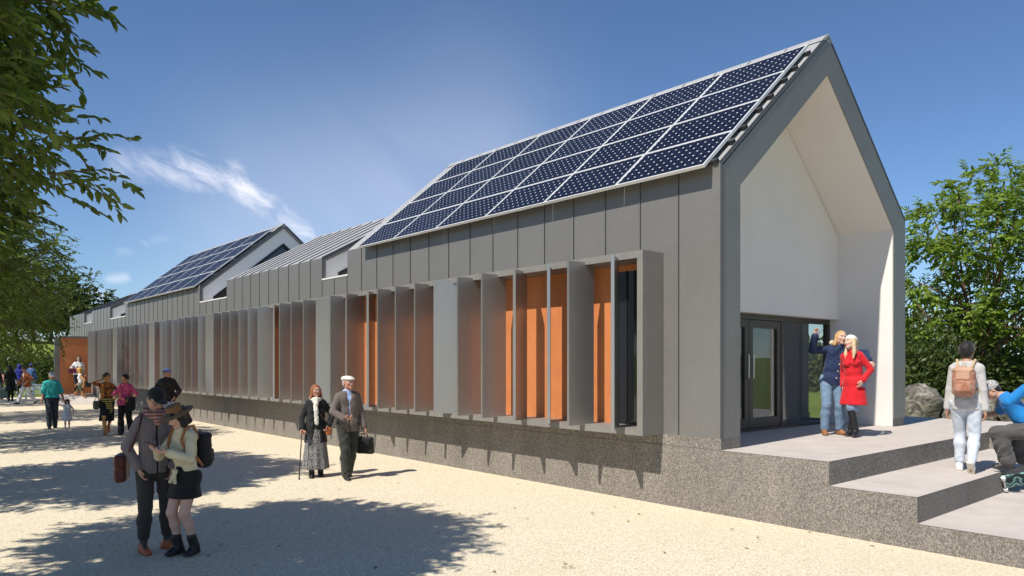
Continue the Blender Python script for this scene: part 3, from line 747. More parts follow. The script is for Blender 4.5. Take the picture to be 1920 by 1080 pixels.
scatter('fallen_leaves', 150, (-20, 3, -7, -.1), .05, .055, M['leaf_dry'], 303, 'scattered dry leaves on the gravel', leafy=True)

# ================================================================ people: implicit bodies turned into meshes
V3 = lambda *a: np.array(a, float)
def unit(v): return v/(np.linalg.norm(v)+1e-9)
class Field:
    def __init__(s, lo, hi, h):
        s.lo = np.array(lo, float); s.h = h; n = np.ceil((np.array(hi)-s.lo)/h).astype(int)+1
        s.ax = [s.lo[i]+h*np.arange(n[i]) for i in range(3)]; s.D = np.full(n, .5, np.float32)
    def blk(s, lo, hi):
        sl = []
        for i in range(3):
            a = int(max(0, math.floor((lo[i]-s.lo[i])/s.h))); b = int(min(len(s.ax[i]), math.ceil((hi[i]-s.lo[i])/s.h)+1))
            if b <= a: return None
            sl.append(slice(a, b))
        return tuple(sl), s.ax[0][sl[0]][:, None, None], s.ax[1][sl[1]][None, :, None], s.ax[2][sl[2]][None, None, :]
    def put(s, sl, d, k, sub):
        D = s.D[sl]
        if sub:
            s.D[sl] = np.maximum(D, -d) if k <= 0 else -(np.minimum(-D, d)-np.maximum(k-np.abs(-D-d), 0)**2/(4*k)); return
        if k > 0:
            h = np.maximum(k-np.abs(D-d), 0)/k; s.D[sl] = np.minimum(D, d)-h*h*k*.25
        else: s.D[sl] = np.minimum(D, d)
    def cap(s, a, b, r1, r2=None, k=.02, sq=1, n=None, sub=False):
        a = np.asarray(a, float); b = np.asarray(b, float); r2 = r1 if r2 is None else r2
        m = max(r1, r2)+k+.03; q = s.blk(np.minimum(a, b)-m, np.maximum(a, b)+m)
        if q is None: return s
        sl, x, y, z = q; ba = b-a; L2 = ba@ba+1e-12
        h = np.clip(((x-a[0])*ba[0]+(y-a[1])*ba[1]+(z-a[2])*ba[2])/L2, 0, 1)
        qx, qy, qz = x-a[0]-ba[0]*h, y-a[1]-ba[1]*h, z-a[2]-ba[2]*h
        if sq != 1:
            n = V3(0, 1, 0) if n is None else n; dn = (qx*n[0]+qy*n[1]+qz*n[2])*(1/sq-1)
            qx = qx+n[0]*dn; qy = qy+n[1]*dn; qz = qz+n[2]*dn
        s.put(sl, np.sqrt(qx*qx+qy*qy+qz*qz)-(r1+(r2-r1)*h), k, sub); return s
    def ell(s, c, r, k=.01, M3=None, sub=False):
        c = np.asarray(c, float); r = np.asarray(r, float); m = r.max()+k+.03; q = s.blk(c-m, c+m)
        if q is None: return s
        sl, x, y, z = q; X, Y, Z = x-c[0], y-c[1], z-c[2]
        if M3 is not None: X, Y, Z = [X*M3[0, i]+Y*M3[1, i]+Z*M3[2, i] for i in range(3)]
        e = np.sqrt((X/r[0])**2+(Y/r[1])**2+(Z/r[2])**2)
        s.put(sl, (e-1)*r.min()*(1 if r.max()/r.min() < 2.5 else 1.4), k, sub); return s
    def boxx(s, c, hs, rad, M3=None, k=0., sub=False):
        c = np.asarray(c, float); hs = np.asarray(hs, float); m = np.linalg.norm(hs)+k+.03; q = s.blk(c-m, c+m)
        if q is None: return s
        sl, x, y, z = q; X, Y, Z = x-c[0], y-c[1], z-c[2]
        if M3 is not None: X, Y, Z = [X*M3[0, i]+Y*M3[1, i]+Z*M3[2, i] for i in range(3)]
        X, Y, Z = np.abs(X)-hs[0]+rad, np.abs(Y)-hs[1]+rad, np.abs(Z)-hs[2]+rad
        d = np.sqrt(np.maximum(X, 0)**2+np.maximum(Y, 0)**2+np.maximum(Z, 0)**2)+np.minimum(np.maximum(np.maximum(X, Y), Z), 0)-rad
        s.put(sl, d, k, sub); return s
    def cone(s, a, b, ra, rb, sq=.8, folds=0, amp=0., n=None, k=.02):
        """flared tube from a (top) to b (hem), flat ends, optional folds"""
        a = np.asarray(a, float); b = np.asarray(b, float); m = max(ra, rb)*1.3+.05; q = s.blk(np.minimum(a, b)-m, np.maximum(a, b)+m)
        if q is None: return s
        sl, x, y, z = q; ba = b-a; L = np.linalg.norm(ba); d = ba/L
        t = (x-a[0])*d[0]+(y-a[1])*d[1]+(z-a[2])*d[2]
        qx, qy, qz = x-a[0]-d[0]*t, y-a[1]-d[1]*t, z-a[2]-d[2]*t
        n = V3(0, 1, 0) if n is None else n; dn = (qx*n[0]+qy*n[1]+qz*n[2]); side = np.cross(n, V3(0, 0, 1)); ds = qx*side[0]+qy*side[1]
        r = ra+(rb-ra)*np.clip(t/L, 0, 1)**.85
        if folds:
            th = np.arctan2(dn, ds); r = r*(1+amp*np.clip(t/L, 0, 1)*(np.sin(folds*th)+.5*np.sin(folds*.6*th+1.7)))
        rr = np.sqrt(ds*ds+(dn/sq)**2+qz*qz*.2)-r
        s.put(sl, np.maximum(np.maximum(rr*.8, t-L), -t), k, False); return s
    def cut(s, p, n):           # remove the side n points to
        n = unit(np.asarray(n, float)); p = np.asarray(p, float)
        x, y, z = s.ax[0][:, None, None]-p[0], s.ax[1][None, :, None]-p[1], s.ax[2][None, None, :]-p[2]
        s.D = np.maximum(s.D, x*n[0]+y*n[1]+z*n[2]).astype(np.float32); return s
    def wrinkle(s, amp, f=1., seed=0):
        x, y, z = s.ax[0][:, None, None]*f, s.ax[1][None, :, None]*f, s.ax[2][None, None, :]*f; p = seed*1.7
        w = np.sin(41*z+33*x+2.6*np.sin(15*x+11*y+9*z+p)+p)*np.clip(np.sin(13*x-11*y+9*z+1.3*p)+.25, 0, 1)+.55*np.sin(67*z-48*x+30*y+2.5*np.sin(19*y+13*z+p))*np.clip(np.sin(17*z+12*y+2*p), 0, 1)
        s.D = s.D+(amp*w).astype(np.float32); return s
    def mesh(s):
        D = s.D; D = np.pad(D, 1, constant_values=.5); ins = D < 0; nx, ny, nz = D.shape
        if not ins.any(): return np.zeros((0, 3)), np.zeros((0, 4), int)
        cs = np.zeros((nx-1, ny-1, nz-1), np.int8)
        for i in (0, 1):
            for j in (0, 1):
                for k in (0, 1): cs += ins[i:nx-1+i, j:ny-1+j, k:nz-1+k]
        mk = (cs > 0) & (cs < 8); I = np.argwhere(mk); idx = np.full(mk.shape, -1, np.int32); idx[mk] = np.arange(len(I))
        acc = np.zeros((len(I), 3)); cnt = np.zeros(len(I))
        for ax in range(3):
            o1, o2 = [q for q in range(3) if q != ax]
            for u in (0, 1):
                for v in (0, 1):
                    off = np.zeros(3, int); off[o1] = u; off[o2] = v; A = I+off; Bq = A.copy(); Bq[:, ax] += 1
                    da = D[A[:, 0], A[:, 1], A[:, 2]]; db = D[Bq[:, 0], Bq[:, 1], Bq[:, 2]]
                    c = (da < 0) != (db < 0); t = np.where(c, da/np.where(c, da-db, 1), 0)
                    P = off[None].astype(float).repeat(len(I), 0); P[:, ax] += t
                    acc += P*c[:, None]; cnt += c
        Vv = (I+acc/cnt[:, None]-1)*s.h+s.lo
        F = []
        for ax in range(3):
            o1, o2 = [(1, 2), (2, 0), (0, 1)][ax]
            sh = [slice(None)]*3; sh2 = [slice(None)]*3; sh[ax] = slice(0, -1); sh2[ax] = slice(1, None)
            a = ins[tuple(sh)]; b = ins[tuple(sh2)]
            E = np.argwhere(a != b); E = E[(E[:, o1] > 0) & (E[:, o2] > 0) & (E[:, o1] < D.shape[o1]-1) & (E[:, o2] < D.shape[o2]-1)]
            f1 = np.zeros(3, int); f1[o1] = 1; f2 = np.zeros(3, int); f2[o2] = 1
            q = [E-f1-f2, E-f2, E, E-f1]; Q = np.stack([idx[p[:, 0], p[:, 1], p[:, 2]] for p in q], 1)
            fl = ~a[E[:, 0], E[:, 1], E[:, 2]]; Q[fl] = Q[fl][:, ::-1]; F.append(Q)
        return Vv, np.concatenate(F)

def np_mesh(name, Vv, F, mats, col=None):
    me = bpy.data.meshes.new(name); me.vertices.add(len(Vv)); me.vertices.foreach_set('co', Vv.astype(np.float32).ravel())
    me.loops.add(F.size); me.loops.foreach_set('vertex_index', F.astype(np.int32).ravel())
    me.polygons.add(len(F)); me.polygons.foreach_set('loop_start', np.arange(0, F.size, 4, dtype=np.int32))
    me.polygons.foreach_set('use_smooth', np.ones(len(F), bool))
    me.materials.append(mats)
    if col is not None:
        at = me.attributes.new('tint', 'FLOAT_COLOR', 'POINT'); at.data.foreach_set('color', np.concatenate([col, np.ones((len(col), 1))], 1).astype(np.float32).ravel())
    me.update(calc_edges=True); me.validate(); return me

t = NT('skin'); at = t.n('ShaderNodeAttribute', attribute_name='tint'); f = t.noise(t.co('Object'), 60, 3)
t.p(col=t.mix(t.math('MULTIPLY', f, .14), at.outputs['Color'], (.30, .12, .08)), rough=.5, spec=.35)
t.set(t.b.inputs['Subsurface Weight'], .08); t.set(t.b.inputs['Subsurface Radius'], (.02, .008, .005)); M['skin'] = t.mat
t = NT('tinted'); at = t.n('ShaderNodeAttribute', attribute_name='tint'); t.p(col=at.outputs['Color'], rough=.5); t.bump(t.noise(t.co('Object'), 90, 3), .15, .003); M['tinted'] = t.mat
_fab = {}
def fabric(col, rough=.88, pat=None, col2=None, sc=60, weave=.25):
    key = ('cloth', col, rough, pat, col2, sc)
    if key in _fab: return _fab[key]
    t = NT('cloth_%d' % len(_fab)); o = t.co('Object'); n1 = t.noise(o, 7, 4, .6)
    c = t.ramp(n1, [(.3, tuple(q*.82 for q in col)), (.7, tuple(min(1, q*1.15) for q in col))])
    if pat == 'speck':
        c = t.mix(t.ramp(t.noise(o, sc, 2, .6), [(.46, (0, 0, 0)), (.56, (1, 1, 1))]), c, col2)
    elif pat == 'stripe':
        w = t.n('ShaderNodeTexWave', bands_direction='Z'); t.set(w.inputs['Vector'], o); w.inputs['Scale'].default_value = sc; w.inputs['Distortion'].default_value = 1.5
        c = t.mix(t.ramp(w.outputs['Fac'], [(.45, (0, 0, 0)), (.6, (1, 1, 1))]), c, col2)
    elif pat == 'pin':
        w = t.n('ShaderNodeTexWave', bands_direction='X'); t.set(w.inputs['Vector'], o); w.inputs['Scale'].default_value = sc
        c = t.mix(t.math('MULTIPLY', t.ramp(w.outputs['Fac'], [(.7, (0, 0, 0)), (.9, (1, 1, 1))]), .5), c, col2)
    elif pat == 'check':
        w = t.n('ShaderNodeTexChecker'); t.set(w.inputs['Vector'], o); w.inputs['Scale'].default_value = sc
        c = t.mix(w.outputs['Fac'], c, col2)
    elif pat == 'swirl':
        w = t.n('ShaderNodeTexWave'); t.set(w.inputs['Vector'], o); w.inputs['Scale'].default_value = sc; w.inputs['Distortion'].default_value = 14; w.inputs['Detail'].default_value = 1; w.inputs['Detail Scale'].default_value = 1.2
        c = t.ramp(w.outputs['Fac'], [(.2, (.005, .012, .014)), (.45, (.03, .16, .15)), (.6, (.02, .05, .06)), (.8, (.35, .6, .52)), (.95, (.02, .06, .07))])
    t.p(col=c, rough=rough, spec=.25); t.set(t.b.inputs['Sheen Weight'], .15)
    t.bump(t.math('ADD', t.noise(o, 300, 2), t.math('ADD', t.math('MULTIPLY', t.noise(t.map(o, (1, 1, .45), (.5, .3, 0)), 20, 5, .6, 1.2), 2.2), t.math('MULTIPLY', t.noise(t.map(o, (1, 1, .6), (0, .7, .2)), 8, 3, .5, 2.0), 3.0))), weave*1.4, .009)
    _fab[key] = t.mat; return t.mat

def bone2(a, tgt, l1, l2, hint):
    d = tgt-a; L = np.linalg.norm(d); u = d/(L+1e-9); L = min(L, (l1+l2)*.998)
    x = (l1*l1-l2*l2+L*L)/(2*L); y = math.sqrt(max(0, l1*l1-x*x)); p = np.asarray(hint, float); p = unit(p-u*(p@u))
    return a+u*x+p*y, a+u*L
def rotm(yaw=0, pitch=0, roll=0):      # yaw about z, pitch about x (positive looks up), roll about y
    cy, sy = math.cos(yaw), math.sin(yaw); cp, sp = math.cos(pitch), math.sin(pitch); cr, sr = math.cos(roll), math.sin(roll)
    return np.array([[cy,-sy,0],[sy,cy,0],[0,0,1]]) @ np.array([[1,0,0],[0,cp,-sp],[0,sp,cp]]) @ np.array([[cr,0,sr],[0,1,0],[-sr,0,cr]])

class Person:
    """local frame: x to the person's right, y forward, z up, feet on z = 0; built 1.75 m tall, then scaled"""
    def __init__(s, label, loc, yaw, height, vox=.013, fem=False, pelvis=(0, 0, .93), spine=(0, .0, .53), twist=0, hipyaw=0, head=(0, 0, 0), hoff=(0, .025, .155),
                 rh=(.27, .06, .80), lh=(-.27, .06, .80), re=(.4, -1, 0), le=(-.4, -1, 0), rf=(.10, .0, .085), lf=(-.10, .0, .085), rfy=-8, lfy=8, rfp=0, lfp=0, rk=(0, 1, 0), lk=(0, 1, 0),
                 rp=None, lp=None, curl=.5, cat='person', group=None, bulk=.95, sw=.94):
        c = Vector(CAM)-Vector(loc); rz = math.atan2(c.y, c.x)-math.pi/2+R_(yaw)
        s.root = empty('person', loc, rz, label, cat, group); s.root.scale = (height/1.75,)*3
        s.vox = vox; s.fem = fem; s.bulk = bulk
        s.pel = V3(*pelvis); s.neck = s.pel+V3(*spine); s.up = unit(V3(*spine))
        s.twist = R_(twist); tw = s.twist; hw = (.148 if fem else .166)*sw; s.sw = sw
        rt = rotm(tw)@V3(1, 0, 0); rt = unit(rt-s.up*(rt@s.up)); s.rt = rt; s.fw = np.cross(s.up, rt)
        s.shR = s.neck+rt*hw-s.up*.078; s.shL = s.neck-rt*hw-s.up*.078
        hr = rotm(R_(hipyaw))@V3(1, 0, 0); s.hr = hr; s.hf = rotm(R_(hipyaw))@V3(0, 1, 0)
        s.hipR = s.pel+hr*.09-V3(0, 0, .02); s.hipL = s.pel-hr*.09-V3(0, 0, .02)
        s.H = rotm(R_(head[0]), R_(head[1]), R_(head[2])); s.hc = s.neck+rt*hoff[0]+s.fw*hoff[1]+s.up*hoff[2]
        s.elR, s.wrR = bone2(s.shR, V3(*rh), .29, .255, re); s.elL, s.wrL = bone2(s.shL, V3(*lh), .29, .255, le)
        s.anR = V3(*rf); s.anL = V3(*lf)
        s.knR, s.anR = bone2(s.hipR, s.anR, .425, .415, rk); s.knL, s.anL = bone2(s.hipL, s.anL, .425, .415, lk)
        s.fR = rotm(R_(rfy), R_(rfp)); s.fL = rotm(R_(lfy), R_(lfp))
        s.rp, s.lp, s.curl = rp, lp, curl
        pts = np.array([s.hc, s.neck, s.shR, s.shL, s.elR, s.elL, s.wrR, s.wrL, s.knR, s.knL, s.anR, s.anL, s.pel])
        s.lo = pts.min(0)-.27; s.hi = pts.max(0)+.27; s.lo[2] = min(s.anR[2], s.anL[2])-.14
    def F(s, zlo=None, zhi=None, h=None):
        lo = s.lo.copy(); hi = s.hi.copy()
        if zlo is not None: lo[2] = max(lo[2], zlo)
        if zhi is not None: hi[2] = min(hi[2], zhi)
        return Field(lo, hi, h or s.vox)
    def out(s, name, fld, mat, parent=None, colfn=None):
        Vv, F = fld.mesh()
        if len(F) == 0: return None
        me = np_mesh(name, Vv, F, mat, None if colfn is None else colfn(Vv)); return link(name, me, parent or s.root)
    # ---- shared body shapes
    def torso(s, f, i=0., k=.05):
        u, r, fw, b = s.up, s.rt, s.fw, s.bulk; P = s.pel; N = s.neck; L = np.linalg.norm(N-P)
        w = .11 if s.fem else .122
        f.cap(s.hipR+s.hr*(-.005)+V3(0, 0, .01), s.hipL+s.hr*.005+V3(0, 0, .01), .105*b+i, k=k, sq=.95, n=s.hf)
        f.cap(P+u*.02+r*.035, P+u*.20+r*.028, w*b+i, (w-.016)*b+i, k=k, sq=.86, n=fw); f.cap(P+u*.02-r*.035, P+u*.20-r*.028, w*b+i, (w-.016)*b+i, k=k, sq=.86, n=fw)
        c = (.095 if s.fem else .106)*b+i
        f.cap(P+u*.20+r*.05, N-u*.13+r*.068, c, c, k=k, sq=.92, n=fw); f.cap(P+u*.20-r*.05, N-u*.13-r*.068, c, c, k=k, sq=.92, n=fw)
        f.cap(N-u*.105+r*(.095 if s.fem else .112)*s.sw, N-u*.105-r*(.095 if s.fem else .112)*s.sw, .064+i, k=k, sq=.9, n=fw)
        f.cap(s.shR*.9+N*.1, N-u*.005, .045+i*.8, .052+i*.6, k=k); f.cap(s.shL*.9+N*.1, N-u*.005, .045+i*.8, .052+i*.6, k=k)
        if s.fem:
            for q in (1, -1): f.ell(N-u*.20+r*q*.068+fw*.085, (.050+i*.8, .042+i*.8, .048+i*.8), k=.04)
    def arm(s, f, side, i=0., frac=2., k=.03, taper=0.):
        S, E, Wr = (s.shR, s.elR, s.wrR) if side > 0 else (s.shL, s.elL, s.wrL); m = .9 if s.fem else 1.
        e1 = S+(E-S)*min(frac, 1); f.cap(S, e1, .051*m+i, (.042 if frac >= 1 else .048)*m+i, k=k)
        if frac > 1: f.cap(E, E+(Wr-E)*min(frac-1, 1), .041*m+i, .029*m+i+taper, k=k)
    def leg(s, f, side, i=0., frac=2., k=.03, flare=0.):
        Hp, K, A = (s.hipR, s.knR, s.anR) if side > 0 else (s.hipL, s.knL, s.anL); m = .95 if s.fem else 1.
        f.cap(Hp, Hp+(K-Hp)*min(frac, 1), .092*m+i, (.060*m if frac >= 1 else .075*m)+i, k=k)
        if frac > 1:
            d = unit(A-K); fr = V3(0, 1, 0); bk = unit(-(fr-d*(fr@d))); q = frac-1
            f.cap(K, K+(A-K)*min(q, .35)+bk*.012, .056*m+i, .056*m+i+flare*.4, k=k)
            if q > .35: f.cap(K+(A-K)*.35+bk*.012, K+(A-K)*min(q, 1.), .056*m+i+flare*.4, .037*m+i+flare, k=k)
    def body(s, skin, hair=(.03, .02, .015), lips=None, stubble=0., fine=True, mous=None, bare_arms=2., legs=2.):
        sk = np.array(skin); lips = np.array(lips if lips is not None else (skin[0]*.78, skin[1]*.5, skin[2]*.5)); hr = np.array(hair)
        f = s.F(); s.torso(f); [s.arm(f, q) for q in (1, -1)]; [s.leg(f, q, frac=legs) for q in (1, -1)]
        f.cap(s.neck-s.up*.03, s.hc-s.H[:, 2]*.05, .056 if not s.fem else .048, .052 if not s.fem else .045, k=.03)
        for q in (1, -1): s._foot(f, q, 0.)
        V1, F1 = f.mesh(); C1 = np.tile(sk, (len(V1), 1))
        # head
        c, H = s.hc, s.H; g = lambda x, y, z: c+H@V3(x, y, z); hv = .0055 if fine else .011
        f = Field(c-.17, c+.17, hv)
        f.ell(g(0, -.012, .030), (.076, .096, .088), .02, H).ell(g(0, .015, -.02), (.066, .078, .085), .03, H)
        f.cap(g(0, .03, -.055), g(0, .058, -.088), .047, .026, k=.03); f.cap(g(.03, .02, -.06), g(-.03, .02, -.06), .036, k=.02)
        f.ell(g(0, .083, .028), (.048, .014, .010), .015, H)
        for q in (1, -1):
            f.ell(g(q*.045, .062, -.022), (.022, .022, .02), .02, H); f.ell(g(q*.031, .094, .006), (.017, .012, .011), .012, H, sub=True)
            f.ell(g(q*.031, .077, .006), (.0125, .0125, .0115), .002, H)
            f.ell(g(q*.078, -.008, -.004), (.010, .019, .031), .006, H)
        f.cap(g(0, .086, .012), g(0, .106, -.026), .009, .0125, k=.012); f.cap(g(.010, .094, -.031), g(-.010, .094, -.031), .009, k=.008)
        f.ell(g(0, .086, -.055), (.022, .009, .006), .006, H); f.ell(g(0, .083, -.068), (.018, .009, .007), .006, H); f.ell(g(0, .068, -.098), (.021, .018, .016), .015, H)
        f.cap(s.neck+s.up*.0, g(0, -.012, -.05), .05 if not s.fem else .043, .05 if not s.fem else .043, k=.02)
        V2, F2 = f.mesh(); Lc = (V2-c)@H; x, y, z = Lc.T; C2 = np.tile(sk, (len(V2), 1))
        ck = np.exp(-(((np.abs(x)-.045)/.02)**2+((z+.03)/.02)**2))*(y > .04); C2 = C2*(1-.25*ck[:, None]*np.array([.1, .8, .8]))
        if stubble: m = (z < -.045) & (y > .0) & (z > -.125); C2[m] = C2[m]*(1-stubble)+hr*stubble
        m = (np.abs(x) < .026-np.abs(z+.061)*.8) & (np.abs(z+.061) < .0115) & (y > .07); C2[m] = lips
        ex = np.hypot(np.abs(x)-.031, (z-.006)*1.25); m = (ex < .0125) & (y > .06); C2[m] = (.62, .60, .58); m = (ex < .0072) & (y > .06); C2[m] = (.035, .022, .015)
        m = (np.abs(z-.0185) < .0028) & (np.abs(np.abs(x)-.031) < .015) & (y > .06); C2[m] = (.04, .025, .02)
        m = (np.abs(z-.031+.15*(np.abs(np.abs(x)-.033))) < .0048) & (np.abs(np.abs(x)-.033) < .021) & (y > .05); C2[m] = hr*.9
        if mous is not None: m = (np.abs(x) < .034) & (np.abs(z+.044) < .0085) & (y > .06); C2[m] = mous
        parts_ = [(V1, F1, C1), (V2, F2, C2)]
        for q in (1, -1): parts_.append(s._hand(q, sk, .0045 if fine else .008))
        Vv, Ff, Cc, n = [], [], [], 0
        for a, b, cc in parts_: Vv.append(a); Ff.append(b+n); Cc.append(cc); n += len(a)
        s.bodyobj = link('body', np_mesh('body', np.concatenate(Vv), np.concatenate(Ff), M['skin'], np.concatenate(Cc)), s.root)
    def handframe(s, q):
        E, Wr, hint = (s.elR, s.wrR, s.rp) if q > 0 else (s.elL, s.wrL, s.lp)
        d = unit(Wr-E); pn = V3(-q, 0, 0) if hint is None else V3(*hint[:3])
        if hint is not None and len(hint) == 6: d = unit(V3(*hint[3:]))
        pn = unit(pn-d*(pn@d)); sd = np.cross(d, pn)*q          # sd points to the thumb
        return Wr, d, pn, sd
    def _hand(s, q, sk, h):
        Wr, d, p, sd = s.handframe(q); f = Field(Wr-.21, Wr+.21, h); m = .92 if s.fem else 1.
        f.cap(Wr-d*.04, Wr+d*.02, .029*m, .026*m, k=.01)
        for o in (-.024, -.008, .008, .024): f.cap(Wr+d*.015+sd*o*.6, Wr+d*.082*m+sd*o, .015, .0125, k=.012)
        cu = s.curl
        for o, L in ((.026, .072), (.0088, .080), (-.0088, .075), (-.026, .058)):
            b = Wr+d*.084*m+sd*o; dirn = d+sd*o*1.6
            for j, fr in enumerate((.45, .32, .23)):
                a = cu*(.5+j*.8); dd = unit(unit(dirn)*math.cos(a)+p*math.sin(a)); e = b+dd*L*fr*m
                f.cap(b, e, .0092-.0008*j, .0085-.0008*j, k=.003); b = e
        b = Wr+d*.022+sd*.026; e = b+unit(d*.7+sd*.75+p*.25)*.042; f.cap(b, e, .0135, .0105, k=.01); f.cap(e, e+unit(d*.9+sd*.25+p*.4*cu)*.034, .0105, .0085, k=.004)
        Vv, F = f.mesh(); C = np.tile(sk, (len(Vv), 1)); return Vv, F, C
    def _foot(s, f, q, i):
        A, Rm = (s.anR, s.fR) if q > 0 else (s.anL, s.fL); g = lambda x, y, z: A+Rm@V3(x, y, z); m = .92 if s.fem else 1.
        f.cap(g(0, 0, .02), g(0, -.012, -.03), .037+i, .036+i, k=.02); f.cap(g(0, -.035, -.048), g(0, .06, -.052), .031+i, .033+i, k=.025)
        f.cap(g(0, .03, -.02), g(0, .10, -.055), .03+i, .026+i, k=.02); f.cap(g(0, .06, -.055), g(-q*.008, .145*m, -.062), .035+i, .026+i, k=.02, sq=.8, n=Rm[:, 2])
    # ---- clothes
    def shoes(s, col, sole=(.02, .02, .02), shaft=0., heel=0., i=.007, name='shoe', lace=None):
        for q in (1, -1):
            A, Rm = (s.anR, s.fR) if q > 0 else (s.anL, s.fL); K = s.knR if q > 0 else s.knL
            lo = A-.3; hi = A+.3
            if shaft > .2: lo = np.minimum(A, K)-.2; hi = np.maximum(A, K)+.2
            f = Field(lo, hi, min(s.vox, .010)); s._foot(f, q, i)
            g = lambda x, y, z: A+Rm@V3(x, y, z)
            f.boxx(g(-q*.003, .045, -.075), (.038, .115, .012), .011, Rm, k=.012)
            if shaft: f.cap(A, A+(K-A)*shaft, .046+i, (.058 if shaft > .3 else .050)+i*.6, k=.02)
            else: f.cut(g(0, 0, .028), Rm[:, 2])
            if heel: f.boxx(g(0, -.045, -.085), (.028, .03, .03), .008, Rm, k=.004)
            f.cut(g(0, 0, -.085), -Rm[:, 2])
            cf = np.array(col); so_ = np.array(sole); lc = None if lace is None else np.array(lace)
            def cfn(Vv):
                L = (Vv-A)@Rm; C = np.tile(cf, (len(Vv), 1)); C[L[:, 2] < -.066] = so_
                if lc is not None: m = (L[:, 1] > .03) & (L[:, 1] < .1) & (np.abs(L[:, 0]) < .022) & (L[:, 2] > -.045); C[m] = lc
                return C
            s.out(name, f, M['tinted'], colfn=cfn)
    def trousers(s, mat, i=.012, frac=1.94, flare=.012, waist=.13, wr=.004, name='trousers', belt=None, seat=.0):
        f = s.F(None, max(s.pel[2], s.knR[2], s.knL[2])+.25); s_ = s.up
        f.cap(s.hipR+V3(0, 0, .02), s.hipL+V3(0, 0, .02), .106*s.bulk+min(i, .012)+seat, k=.04, sq=.95, n=s.hf); w = .112 if s.fem else .122
        f.cap(s.pel+s_*.0+s.rt*.035, s.pel+s_*.16+s.rt*.03, w*s.bulk+i*.7, k=.04, sq=.86, n=s.fw); f.cap(s.pel-s.rt*.035, s.pel+s_*.16-s.rt*.03, w*s.bulk+i*.7, k=.04, sq=.86, n=s.fw)
        f.cut(s.pel+s_*waist, s_)
        for q in (1, -1): s.leg(f, q, i, frac, flare=flare)
        if wr: f.wrinkle(wr, 1., 1)
        o = s.out(name, f, mat)
        if belt is not None:
            f = Field(s.pel-.3, s.pel+.4, s.vox); f.cap(s.pel+s_*waist+s.rt*.035, s.pel+s_*(waist-.02)-s.rt*.035, w*s.bulk+i*.7+.008, k=.0, sq=.86, n=s.fw); f.cut(s.pel+s_*(waist+.015), s_); f.cut(s.pel+s_*(waist-.02), -s_); s.out('belt', f, belt)
        return o
    def top(s, mat, i=.014, hem=-.04, sleeve=1.95, skirt=0., skirt_r=None, vneck=0., vw=.05, wr=.004, name='jacket', collar=0., open_=0., front=0., taper=.004, arms=True, folds=0, sl_i=None, flat=False):
        f = s.F(min(s.pel[2]+hem-.1-abs(skirt), s.pel[2]-.2), None)
        s.torso(f, i); u, fw, rt = s.up, s.fw, s.rt
        if hem < 0: f.cap(s.pel+s.rt*.035, s.pel+u*(hem-.05)+s.rt*.04, .125*s.bulk+i, .128*s.bulk+i, k=.04, sq=.92, n=s.fw); f.cap(s.pel-s.rt*.035, s.pel+u*(hem-.05)-s.rt*.04, .125*s.bulk+i, .128*s.bulk+i, k=.04, sq=.92, n=s.fw)
        if collar: f.cap(s.neck-u*.01, s.neck+u*collar, .068+i*.5, .062+i*.5, k=.02)
        if wr: f.wrinkle(wr, .9, 2)
        if not collar: f.cap(s.neck+u*.04, s.neck+u*.16, .056, .1, k=0, sub=True)
        else: f.cut(s.neck+u*collar, u-fw*.25)
        f.cut(s.pel+u*hem, -u)
        if skirt: f.cone(s.pel+u*.06, s.pel+u*.06+V3(0, 0, -skirt), .150*s.bulk+i, (skirt_r or .2), sq=.82, folds=folds, amp=.05, n=s.hf, k=.05)
        if vneck:
            a = s.neck+fw*.125+u*.02; b = s.neck-u*vneck+fw*.165
            f.cap(a, b, vw, .010, k=.0, sub=True)
        if open_:
            a = s.neck+fw*.15; b = s.pel+u*(hem-skirt)+fw*.2; f.cap(a, b, open_, open_*1.5, k=0, sub=True)
        if front: f.boxx(s.neck*.45+s.pel*.55+fw*.17, (front, .12, .5), .002, np.stack([rt, fw, u], 1), sub=True)
        if arms:
            for q in (1, -1): s.arm(f, q, i*.8 if sl_i is None else sl_i, sleeve, k=.014, taper=taper)
        return s.out(name, f, mat)
    def skirt(s, mat, length, r0=.135, r1=.25, top=.13, sq=.82, folds=9, amp=.04, name='skirt', lean=(0, 0, 0)):
        f = s.F(s.pel[2]-length-.1, s.pel[2]+.3); a = s.pel+s.up*top; f.cone(a, a+V3(lean[0], lean[1], -length), r0*s.bulk, r1, sq, folds, amp, s.hf)
        f.cap(s.hipR+s.hr*.004, s.hipL-s.hr*.004, .108*s.bulk+.008, k=.03, sq=1., n=s.hf)
        for q in (1, -1): s.leg(f, q, .014, .75, k=.04)
        f.cut(a+V3(lean[0], lean[1], -length), V3(0, 0, -1)); return s.out(name, f, mat)
